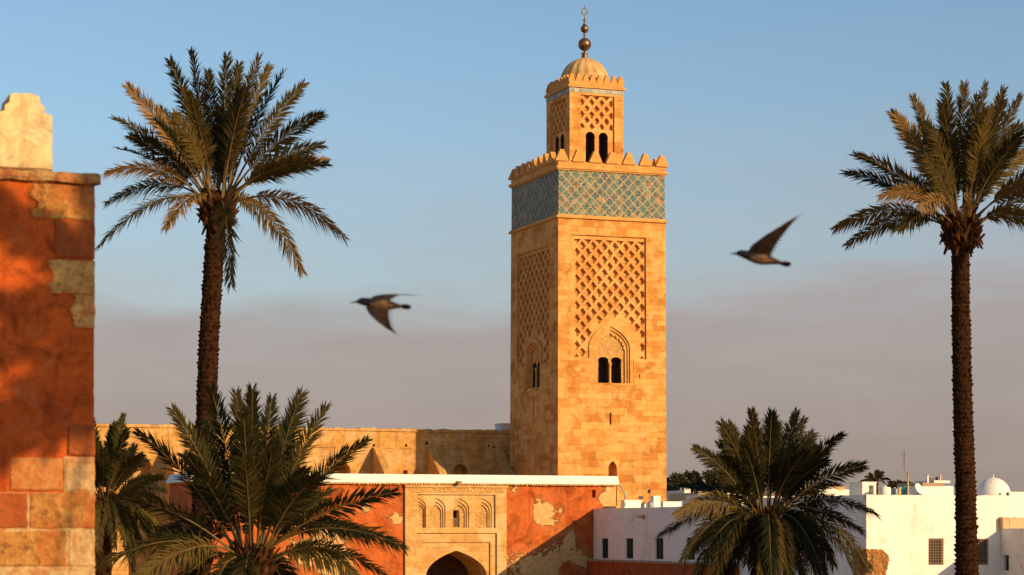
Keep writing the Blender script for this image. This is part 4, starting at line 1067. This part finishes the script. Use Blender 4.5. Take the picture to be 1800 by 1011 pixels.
def palm(name, base_px, base_py, Y, tips, trunk_px, tr_r, L, label, seed, mats, extra=10, lw=.55, boot=(.52, .75), group=None, low=0, pairs=100, wl=.025):
    rnd = random.Random(seed); c = P(base_px, base_py, Y); root = empty(name, (c.x, c.y, 0)); tag(root, label, 'palm tree', group)
    C = Vector((0, 0, c.z))
    path, rad = [], []
    for (px, py, hw) in trunk_px:
        q = P(px, py, Y)-Vector((c.x, c.y, 0)); path.append(q); rad.append(hw*Y/F)
    q0 = path[0].copy(); q0.z = -.2; q0.x += (path[0].x-path[1].x)*.6 if len(path) > 1 else 0
    path.insert(0, q0); rad.insert(0, rad[0]*1.08)
    trunk_mesh(path, rad, rnd).build('trunk', M['bark'], root)
    # crown shaft of old leaf bases
    bt = MB(); R, H = boot
    prof_ = [(R*.55, -H), (R*.84, -H*.8), (R*.95, -H*.5), (R*.88, -H*.15), (R*.72, .1), (R*.5, .3), (.08, .45)]; nb_ = 22
    ring = []
    for (rr, zz) in prof_:
        for k_ in range(nb_):
            a = 2*pi*k_/nb_; q_ = rr*(1+.28*noise.noise(Vector((cos(a)*2.2+seed, sin(a)*2.2, zz*2.5/R*.5)))+rnd.uniform(-.07, .07))
            ring.append(C+Vector((q_*cos(a), q_*sin(a), zz+rnd.uniform(-.05, .05)*R*2)))
    bt.add(ring, [(i*nb_+k_, i*nb_+(k_+1) % nb_, (i+1)*nb_+(k_+1) % nb_, (i+1)*nb_+k_) for i in range(len(prof_)-1) for k_ in range(nb_)])
    for i in range(230):                         # cut and broken leaf stubs
        a, h = rnd.uniform(0, 2*pi), rnd.uniform(-H*1.05, .25); o_ = Vector((cos(a), sin(a), 0)); t_ = Vector((-sin(a), cos(a), 0))
        f_ = (h+H)/(H+.3); rr = R*(.5+.5*sin(pi*min(1, max(.05, f_*.85+.12)))); p = C+o_*rr*.88+Vector((0, 0, h)); ln = rnd.uniform(.12, .42)*R/.5; wd = rnd.uniform(.04, .09)*R/.5
        dirv = (o_*rnd.uniform(.15, 1.0)+Vector((0, 0, rnd.uniform(.5, 1)))+t_*rnd.uniform(-.3, .3)).normalized()
        if rnd.random() < .12: dirv = (o_*.5-Vector((0, 0, 1))).normalized()
        nrm = (o_-dirv*o_.dot(dirv)).normalized()*.05*R/.5
        e_ = p+dirv*ln
        bt.add([p-t_*wd, p+t_*wd, e_+t_*wd*.55, e_-t_*wd*.55, p-t_*wd*.6+nrm*1.4, p+t_*wd*.6+nrm*1.4, e_+t_*wd*.35+nrm*.6, e_-t_*wd*.35+nrm*.6], [(0, 3, 2, 1), (4, 5, 6, 7), (0, 1, 5, 4), (1, 2, 6, 5), (2, 3, 7, 6), (3, 0, 4, 7)])
    bt.build('crown_base', M['boot'], root)
    mk = Y/F
    def mk_frond(tx, tz, dep, mat, arch_=None):
        p2 = C+Vector((tx, dep, tz)); dv = p2-C; ln = dv.length
        el = atan2(tz, hypot(tx, dep))
        if arch_ is None: arch_ = .10 if el > .9 else (.16 if el > .2 else .30 if el > -.4 else .42)
        hd = Vector((dv.x, dv.y, 0)); hd = hd.normalized() if hd.length > .01 else Vector((0, 0, 0))
        p1 = C+dv*.42+Vector((0, 0, 1))*arch_*ln+hd*(.10*ln if el < -.2 else 0)
        st = C+hd*R*.5+Vector((0, 0, rnd.uniform(-.3, .15)*R/.5))
        frond(root, st, p1, p2, mat, rnd, lw*rnd.uniform(.9, 1.1), pairs, wl, start=rnd.uniform(.26, .36) if el > -.3 else .2, droop=.10 if el > .2 else .3)
    for t in tips:
        px, py = t[0], t[1]; code = t[2] if len(t) > 2 else ''
        tx, tz = (px-base_px)*mk, -(py-base_py)*mk; r = hypot(tx, tz)
        dep = sqrt(max(.04, L*L-r*r))*.75; sg = -1 if 'f' in code else (1 if 'b' in code else rnd.choice((-1, 1)))
        mk_frond(tx, tz, sg*dep*rnd.uniform(.6, 1), mats['d'] if 'd' in code else mats['g'])
    for i in range(extra):                       # young upright leaves and those pointing to and from the viewer
        a = rnd.uniform(0, 2*pi); el = rnd.uniform(.55, 1.4); l = L*rnd.uniform(.62, .88)
        mk_frond(l*cos(el)*cos(a)*.8, l*sin(el), l*cos(el)*sin(a), mats['g'])
    for i in range(low):                         # old leaves hanging round the stem
        a = rnd.uniform(0, 2*pi); l = L*rnd.uniform(.55, .8); el = rnd.uniform(-1.15, -.5)
        mk_frond(l*cos(el)*cos(a), l*sin(el), l*cos(el)*sin(a), mats['d'] if rnd.random() < .18 else mats['g'], .5)
    return root
G = dict(g=M['leaf'], d=M['leaf_dry_lit']); GD_ = dict(g=M['leaf_dark'], d=M['leaf'])
palm('date_palm', 383, 358, 80,
     [(298, 106, 'b'), (337, 95, 'f'), (398, 100, 'b'), (455, 104, 'f'), (472, 119, 'b'), (496, 128, 'b'), (533, 150, 'f'), (570, 215, 'f'), (563, 267, 'db'), (581, 306, 'f'),
      (607, 424, 'fd'), (520, 463, 'b'), (422, 511, 'f'), (313, 419, 'fd'), (189, 445, 'f'), (174, 341, 'b'), (211, 322, 'df'), (198, 250, 'b'), (196, 202, 'b'), (230, 158, 'df'),
      (455, 358, 'bd'), (360, 120, 'b'), (425, 125, 'f'), (556, 240, 'b'), (560, 300, 'f'), (250, 260, 'f'), (350, 190, 'f'), (440, 170, 'f')],
     [(352, 1000, 19), (362, 760, 18.5), (367, 600, 17.5), (377, 440, 17), (381, 385, 17.5)], 0, 5.1,
     'tall slender date palm with a full crown left of the minaret', 21, G, extra=10, lw=.68, boot=(.58, .85))
palm('date_palm', 1690, 398, 80,
     [(1658, 154, 'f'), (1696, 149, 'b'), (1727, 156, 'f'), (1765, 158, 'b'), (1786, 178, 'f'), (1806, 208, 'b'), (1611, 166, 'b'), (1578, 190, 'b'), (1561, 218, 'fd'), (1497, 282, 'f'),
      (1500, 290, 'b'), (1526, 365, 'df'), (1481, 390, 'b'), (1505, 417, 'b'), (1561, 419, 'f'), (1590, 386, 'df'), (1668, 393, 'df'), (1727, 438, 'b'), (1806, 415, 'f'), (1850, 300, 'f'), (1885, 390, 'b'),
      (1830, 250, 'b'), (1870, 350, 'f'), (1640, 200, 'f'), (1700, 190, 'f'), (1745, 200, 'f'), (1830, 330, 'fd'), (1605, 300, 'f'), (1620, 250, 'f')],
     [(1700, 1011, 20), (1697, 850, 18), (1692, 700, 17), (1689, 560, 16), (1688, 430, 15.5)], 0, 5.0,
     'tall date palm with a dense dark crown near the right edge', 33, G, extra=11, lw=.66, boot=(.62, .8))
palm('date_palm', 443, 985, 66,
     [(377, 688, 'f'), (410, 691, 'b'), (451, 691, 'f'), (471, 700, 'b'), (531, 697, 'f'), (575, 719, 'f'), (317, 726, 'f'), (252, 765, 'f'), (647, 779, 'f'), (695, 867, 'f'), (709, 959, 'f'),
      (682, 1008, 'f'), (214, 872, 'f'), (199, 989, 'f'), (272, 1012, 'fd'), (615, 1015, 'b'), (440, 740, 'f'), (500, 740, 'b'), (560, 880, 'b'), (330, 850, 'b'), (260, 940, 'b'), (640, 940, 'b'), (430, 700, 'b'), (510, 715, 'b')],
     [(443, 1200, 26), (443, 1010, 25)], 0, 5.1, 'broad low date palm in front of the red gatehouse, left of its portal', 45, dict(g=M['leaf_mid'], d=M['leaf']), extra=12, lw=.70, boot=(.6, .6), low=8)
palm('date_palm', 182, 885, 92,
     [(168, 738, 'f'), (223, 734, 'f'), (194, 743, 'b'), (234, 758, 'f'), (263, 803, 'fd'), (292, 840, 'f'), (296, 882, 'fd'), (284, 917, 'fd'), (150, 760, 'b'), (120, 800, 'b'), (100, 860, 'f'), (215, 960, 'df'), (240, 970, 'd'), (190, 965, 'df'), (140, 955, 'd'), (275, 860, 'b'), (230, 800, 'f')],
     [(180, 1100, 16), (182, 900, 16)], 0, 3.9, 'bushy low date palm half hidden by the terracotta wall at the left', 57, dict(g=M['leaf_mid'], d=M['leaf']), extra=12, lw=.50, boot=(.45, .6), low=16)
palm('date_palm', 1347, 912, 85,
     [(1261, 749, 'f'), (1288, 743, 'b'), (1313, 728, 'f'), (1350, 731, 'f'), (1368, 728, 'b'), (1393, 729, 'f'), (1422, 734, 'b'), (1468, 769, 'f'), (1507, 820, 'f'), (1524, 903, 'f'), (1502, 934, 'f'),
      (1216, 792, 'f'), (1208, 851, 'b'), (1184, 903, 'fd'), (1158, 940, 'f'), (1195, 983, 'f'), (1215, 1008, 'f'), (1519, 995, 'f'), (1500, 1010, 'f'), (1440, 760, 'b'), (1300, 790, 'f'), (1400, 800, 'f'), (1335, 760, 'b'), (1490, 850, 'b'), (1270, 860, 'df'), (1230, 960, 'b'), (1470, 970, 'b'), (1376, 745, 'b'), (1420, 790, 'f')],
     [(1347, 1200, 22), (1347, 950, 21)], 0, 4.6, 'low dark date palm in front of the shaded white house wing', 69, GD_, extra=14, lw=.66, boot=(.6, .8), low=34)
# small palm far behind the stair hut
palm('date_palm', 1539, 848, 190, [(1514, 846), (1518, 838), (1526, 832), (1537, 827), (1548, 829), (1556, 835), (1562, 843), (1520, 852), (1560, 850), (1530, 836), (1545, 838)],
     [(1540, 900, 4.5), (1539, 855, 4.5)], 0, 1.5, 'tiny far palm rising behind the stair hut', 77, GD_, extra=6, lw=.24, boot=(.22, .3), pairs=26, wl=.035)

# ------------------------------------------------------------------ terracotta wall end at the left
WO = P(167, 935, 27.0); WO.z = 0
wl_ = empty('terracotta_wall', WO, ANG); tag(wl_, 'near terracotta wall end with worn stone quoins, coping and pale stepped merlon', 'wall')
M['red3'] = plaster('near_red_limewash', (.60, .125, .020), (.44, .075, .012), (.66, .40, .18), (.5, .27, .1), .84, (), None, 3.0)
def WX(px): return X(WO, px)
def WZ(px, py): return Z(WO, px, py)
lx = WX(-260); wtop = WZ(100, 322)
b = MB()
def rough_face(mb, u0, u1, z0, z1, nu, nv, m, amp, fq=2.2):
    shell(mb, lambda s_, t: m(u0+(u1-u0)*s_, z0+(z1-z0)*t, amp*noise.noise(Vector(((u0+(u1-u0)*s_)*fq, (z0+(z1-z0)*t)*fq, 3.1)))), nu, nv)
rough_face(b, lx, -.012, 2.0, wtop, 60, 140, lambda u, z, d: (u+(.012*noise.noise(Vector((z*5, 1, 2)))+.006*noise.noise(Vector((z*17, 1, 2))) if u > -.05 else 0), d, z), .018)
b.box(lx, -.02, .02, 1.0, 0, wtop)
b.build('plastered_wall', M['red3'], wl_)
def near_stone(name, c1, c2, dk, wash=True):
    k = Mat(name, .9, .1); o_ = k.obj()
    n1 = k.noise(o_, 3.0, 7, .65, .4); n2 = k.noise(o_, 12, 8, .7); n3 = k.noise(o_, 45, 5, .7)
    col = k.mix(k.ramp(n1, [(.35, 0.0), (.65, 1.0)]), c1, c2)
    col = k.mix(k.ramp(n2, [(.48, 0.0), (.64, .85)]), col, dk)
    n6 = k.noise(o_, 5.0, 8, .72, .4); col = k.mix(k.ramp(n6, [(.54, 0.0), (.70, .75)]), col, dk)
    if wash: col = k.mix(k.math('MULTIPLY', k.ramp(k.noise(o_, 2.2, 8, .7, .6), [(.5, 0.0), (.58, 1.0)]), .6), col, (.50, .13, .03))
    return k.done(col, k.bump(n3, .7, .015, k.bump(n2, 1.0, .05)))
QS = dict(a=near_stone('quoin_cream', (.78, .47, .16), (.66, .35, .10), (.36, .16, .05)), b=near_stone('quoin_brown', (.66, .34, .09), (.46, .19, .05), (.20, .075, .024)),
          r=near_stone('quoin_red', (.46, .12, .03), (.38, .09, .024), (.28, .08, .03)), o=near_stone('quoin_orange', (.62, .30, .09), (.60, .22, .06), (.4, .15, .05)),
          p=near_stone('quoin_pale', (.70, .48, .22), (.62, .40, .17), (.42, .24, .1)))
rnd = random.Random(15)
def quoin(px0, py0, px1, py1, mt, rag=True, lab=None):
    x0, x1 = WX(px0), WX(px1); z0, z1 = WZ((px0+px1)/2, py1), WZ((px0+px1)/2, py0)
    if px1 > 160: x1 = -.004
    n = 14; poly = []
    sd = rnd.uniform(0, 50)
    def j(t, a): return a*(noise.noise(Vector((t*3+sd, sd, 0)))+.5*noise.noise(Vector((t*9+sd, sd, 5))))
    for i in range(n+1): poly.append((x0+(j(i/n, .10) if rag else j(i/n, .015)), z0+(z1-z0)*i/n))
    for i in range(1, n+1): poly.append((x0+(x1-x0)*i/n, z1+j(i/n+7, .012)))
    for i in range(1, n+1): poly.append((x1+j(i/n+11, .012), z1-(z1-z0)*i/n))
    for i in range(1, n): poly.append((x1-(x1-x0)*i/n, z0+j(i/n+19, .012)))
    b = MB(); d = rnd.uniform(.020, .034)
    cx_, cz_ = (x0+x1)/2, (z0+z1)/2
    inn = [(cx_+(x-cx_)*(1-.018/max(.1, (x1-x0)/2)), cz_+(z-cz_)*(1-.018/max(.1, (z1-z0)/2))) for x, z in poly]
    b.sheet(inn, [], FRONT, -d); b.strip(inn, FRONT, -d, poly, -d+.012); b.reveal(poly, FRONT, -d+.012, .06)
    b.build('quoin_stone', QS[mt], wl_)
    return
for a in ((60, 325, 166, 386, 'b', True), (97, 390, 166, 453, 'r', False), (84, 457, 166, 516, 'a', True), (128, 519, 166, 576, 'a', True), (120, 748, 166, 801, 'r', False), (17, 805, 110, 862, 'o', False),
          (114, 804, 166, 863, 'p', False), (52, 867, 166, 929, 'b', False), (-60, 934, 116, 995, 'b', False), (120, 932, 166, 996, 'p', False), (-60, 999, 166, 1060, 'p', False), (-150, 867, 48, 929, 'r', False)):
    quoin(*a)
b = MB(); b.box(WX(-200), -.012, -.010, .05, .5, WZ(60, 866)); b.box(WX(112), -.0125, -.0105, .04, WZ(140, 866)+.002, WZ(140, 803)); b.build('mortar_bed', QS['p'], wl_)
b = MB(); n = 120; cz0, cz1 = wtop, WZ(100, 303)
prf = [(-.02, cz0), (-.075, cz0+.012), (-.095, cz0+.05), (-.09, cz1-.03), (-.06, cz1), (.5, cz1+.02), (1.1, cz1)]
def cpt(i, k_):
    x = lx+(.05-lx)*i/n; u, z = prf[k_]; q = Vector((x*6, u*6, z*6)); q2 = q*3.1
    return (x+(.025*noise.noise(q) if i == n else 0), u+.022*noise.noise(q+Vector((5, 0, 0)))+.012*noise.noise(q2), z+.020*noise.noise(q+Vector((0, 9, 0)))+.010*noise.noise(q2))
b.add([cpt(i, k_) for i in range(n+1) for k_ in range(len(prf))], [(i*7+k_, (i+1)*7+k_, (i+1)*7+k_+1, i*7+k_+1) for i in range(n) for k_ in range(6)]+[tuple(n*7+k_ for k_ in range(7))])
b.build('coping_stone', near_stone('coping_stone', (.60, .38, .16), (.44, .25, .10), (.17, .09, .045)), wl_)
mz = cz1-.02
def mer_pts():
    R_ = [(95, 297), (95, 202), (88, 198), (83, 197), (82, 186), (74, 180), (72, 166), (66, 162.5), (50, 161)]
    right = [(WX(px), WZ(px, py)) for px, py in R_]
    cx_ = WX(46)
    L_ = [(2*cx_-x, z) for x, z in reversed(right[:-1])]
    return right+L_
mpv = mer_pts()
mpv = [(x, max(z, mz)) for x, z in mpv]
b = MB(); dense = []
for a, c in zip(mpv, mpv[1:]+mpv[:1]):
    for i in range(5): t = i/5; x, z = a[0]+(c[0]-a[0])*t, a[1]+(c[1]-a[1])*t; dense.append((x+.008*noise.noise(Vector((x*9, z*9, 1))), z+.008*noise.noise(Vector((x*9, z*9, 4)))))
cxm, czm = sum(p[0] for p in dense)/len(dense), sum(p[1] for p in dense)/len(dense)
inn = [(cxm+(x-cxm)*.97, czm+(z-czm)*.975) for x, z in dense]
b.sheet(inn, [], FRONT, .10); b.strip(inn, FRONT, .10, dense, .125); b.reveal(dense, FRONT, .125, .80); b.sheet(dense, [], FRONT, .80)
b.build('merlon', plaster('merlon_plaster', (.80, .60, .32), (.74, .52, .25), (.62, .40, .18), (.55, .34, .14), .95, (), None, 3.0), wl_)

# the palm out of frame to the right whose shadow dapples the near wall
def wall_pt(px, py):
    x, z = fx(WO, px, py); return Vector((WO.x+D.x*x, WO.y+D.y*x, z))
sp = wall_pt(235, 515)+to_sun*16.0
def off_palm():
    rnd = random.Random(5); root = empty('date_palm', (sp.x, sp.y, 0)); tag(root, 'date palm standing right of the camera, outside the photo, shading the near wall', 'palm tree')
    C = Vector((0, 0, sp.z))
    trunk_mesh([(0, 0, -.2), (.1, .1, sp.z*.5), (0, 0, sp.z)], [.3, .25, .24], rnd, .3, 9).build('trunk', M['bark'], root)
    for (tx, ty, sag, lw_, k_) in ((-150, 290, 0, .50, 1), (-230, 570, 0, .30, 1), (-70, 850, 0, .62, 1), (0, 800, 0, .5, 1), (80, 770, 0, .6, 1), (140, 740, 0, .6, 1), (95, 1000, 0, .20, 1), (150, 290, 0, .4, 1), (195, 270, 0, .4, 1)):
        p2 = wall_pt(tx, ty)+to_sun*16.0-Vector((sp.x, sp.y, 0)); p1 = C+(p2-C)*.5+Vector((0, 0, .12))
        frond(root, C, p1, p2, M['leaf'], rnd, lw_, 170, .035, start=.05)
    for i in range(16):
        a = radians(-60+150*i/16)+rnd.uniform(-.1, .1); el = rnd.uniform(-.2, 1.2); l = rnd.uniform(2.6, 3.4)
        p2 = C+Vector((l*cos(el)*cos(a), l*cos(el)*sin(a)*-1, l*sin(el))); p1 = C+(p2-C)*.45+Vector((0, 0, .8))
        frond(root, C, p1, p2, M['leaf'], rnd, .5, 60, .03)
off_palm()

# ------------------------------------------------------------------ birds
BY = 18.0; S_ = BY/F
M['b_black'] = flat('black_plumage', (.008, .008, .010), .6, .3, .3, 30)
M['b_brown'] = flat('brown_wing', (.030, .016, .008), .65, .2, .4, 30)
M['b_buff'] = flat('buff_belly', (.135, .080, .040), .8, .1, .35, 25)
def bird(name, px, py, body, wings, tail, label):
    # body: list of (dx, dz, half height) in photo pixels along the axis; wings: lists of (dx, dy_m, dz, chord, chord angle)
    c = P(px, py, BY); b = MB(); n = 16
    rings = []
    for (dx, dz, r, wr_) in body:
        rings.append([Vector((dx*S_, wr_*r*S_*sin(2*pi*k_/n), dz*S_+r*S_*cos(2*pi*k_/n))) for k_ in range(n)])
    bj = random.Random(3); base = len(b.v); m = len(rings); vs = [p for rg in rings for p in rg]; fs, mi = [], []
    for i in range(m-1):
        for k_ in range(n):
            fs.append((i*n+k_, i*n+(k_+1) % n, (i+1)*n+(k_+1) % n, (i+1)*n+k_))
            up = cos(2*pi*(k_+.5)/n)
            jt = bj.uniform(-.5, .5); mi.append(0 if body[i][0]+jt*12 < body[0][0]+33 else (1 if (up+jt*.5 > .35 or i+jt*2.4 >= m-4) else 2))
    fs += [tuple(range(n)), tuple(range((m-1)*n, m*n))]; mi += [0, 1]
    b.add(vs, fs); b.m[-len(fs):] = mi
    b.mi = 1
    for wg in wings:
        # sections: leading edge to trailing edge, thin lens section
        secs = []
        for (dx, dy, dz, ch_, ca, th) in wg:
            le = Vector((dx*S_, dy, dz*S_)); cv = Vector((cos(ca), 0, -sin(ca)))*ch_*S_
            up = Vector((sin(ca), 0, cos(ca)))*th*S_ if abs(dy) < 1e-9 else Vector((0, 0, 1))*th*S_
            secs.append([le, le+cv*.12+up, le+cv*.4+up*.9, le+cv*.75+up*.4, le+cv, le+cv*.75-up*.3, le+cv*.4-up*.6, le+cv*.12-up*.6])
        vs = [p for s_ in secs for p in s_]; k8 = 8
        fs = [(i*k8+k_, i*k8+(k_+1) % k8, (i+1)*k8+(k_+1) % k8, (i+1)*k8+k_) for i in range(len(secs)-1) for k_ in range(k8)]+[tuple(range(k8)), tuple(range((len(secs)-1)*k8, len(secs)*k8))]
        b.add(vs, fs)
        # flight feathers along the trailing edge and tip
        for i in range(len(wg)-1):
            for t in (0, .25, .5, .75):
                A, B_ = wg[i], wg[i+1]; L_ = [A[q]+(B_[q]-A[q])*t for q in range(6)]
                f_ = (i+t)/(len(wg)-1)
                le = Vector((L_[0]*S_, L_[1], L_[2]*S_)); cv = Vector((cos(L_[4]), 0, -sin(L_[4])))
                sp_ = (Vector((B_[0]*S_, B_[1], B_[2]*S_))-Vector((A[0]*S_, A[1], A[2]*S_))).normalized()
                dr_ = (cv*(1-f_*.75)+sp_*f_*1.1).normalized(); ln = (L_[3]*S_)*(1.12+.25*f_)+f_*.075
                pr_ = sp_*.013
                tip = le+dr_*ln; md = le+dr_*ln*.6
                b.add([le-pr_*.4, le+pr_*.6, md+pr_*1.1, tip+pr_*.25, tip-pr_*.2, md-pr_*.8], [(0, 1, 2, 3, 4, 5)])
    # tail: fan of feathers
    (tx, tz, ln, ang, spread) = tail
    for i in range(9):
        f_ = (i-4)/4; a = ang+spread*f_*.4; d = Vector((cos(a), spread*f_*.9, -sin(a))).normalized()
        p = Vector((tx*S_, 0, tz*S_)); wv = Vector((0, 1, 0)).cross(d).normalized()*.5*.02+Vector((0, 1, 0))*.010
        b.add([p-wv*.6, p+wv*.6, p+d*ln*S_*.6+wv, p+d*ln*S_*(1-.06*abs(f_)), p+d*ln*S_*.6-wv], [(0, 1, 2, 3, 4)])
    o = b.build(name, [M['b_black'], M['b_brown'], M['b_buff']], None, False); o.location = c
    for p in o.data.polygons: p.use_smooth = len(p.vertices) == 4
    tag(o, label, 'bird', 'birds flying past')
    return o
body = [(-48, 1, .4, 1), (-42, 1.6, 1.2, 1), (-36, 2.4, 2.2, 1), (-33, 3.0, 4.2, 1), (-27, 3.2, 6.6, 1), (-20, 2.0, 7.6, 1), (-12, 0, 9.0, 1.1), (-3, -1.5, 10.5, 1.15), (8, -2.5, 10.6, 1.15), (18, -3.0, 9.0, 1.1), (28, -4.0, 6.6, 1.1), (36, -5.0, 4.5, 1.3), (44, -6, 2.6, 1.8)]
bird('flying_bird', 663, 533, body,
     [[(-14, .015, 7, 34, .15, 3.0), (-10, .08, 13, 34, .10, 2.2), (2, .17, 18, 32, .02, 1.6), (20, .26, 21, 26, .0, 1.2), (42, .33, 22, 17, -.02, .9), (60, .38, 22.5, 8, -.05, .5)],
      [(-16, -.015, -4, 38, .10, 3.0), (-19, -.07, -10, 40, .12, 2.4), (-12, -.14, -22, 34, .18, 1.8), (2, -.19, -36, 26, .32, 1.4), (18, -.22, -48, 18, .5, 1.0), (30, -.24, -55, 9, .6, .5)]],
     (34, -5, 27, .08, .32), 'black headed bird with one wing lowered, flying left of the minaret')
bird('flying_bird', 1330, 452, [(x, z-(x+48)*.10+5, r, w_) for x, z, r, w_ in body],
     [[(-12, .015, 6, 36, .1, 3.0), (-14, .07, 12, 34, -.1, 2.2), (-6, .14, 24, 30, -.4, 1.6), (16, .20, 40, 24, -.6, 1.2), (36, .24, 52, 14, -.7, .8)],
      [(-12, -.015, 4, 34, .15, 3.0), (-8, -.07, 13, 34, .1, 2.4), (6, -.13, 27, 30, .0, 1.8), (24, -.17, 40, 25, -.15, 1.4), (42, -.20, 52, 19, -.3, 1.0), (56, -.22, 60, 12, -.4, .5)]],
     (36, -10, 26, .14, .32), 'black headed bird with raised wings, flying right of the minaret')
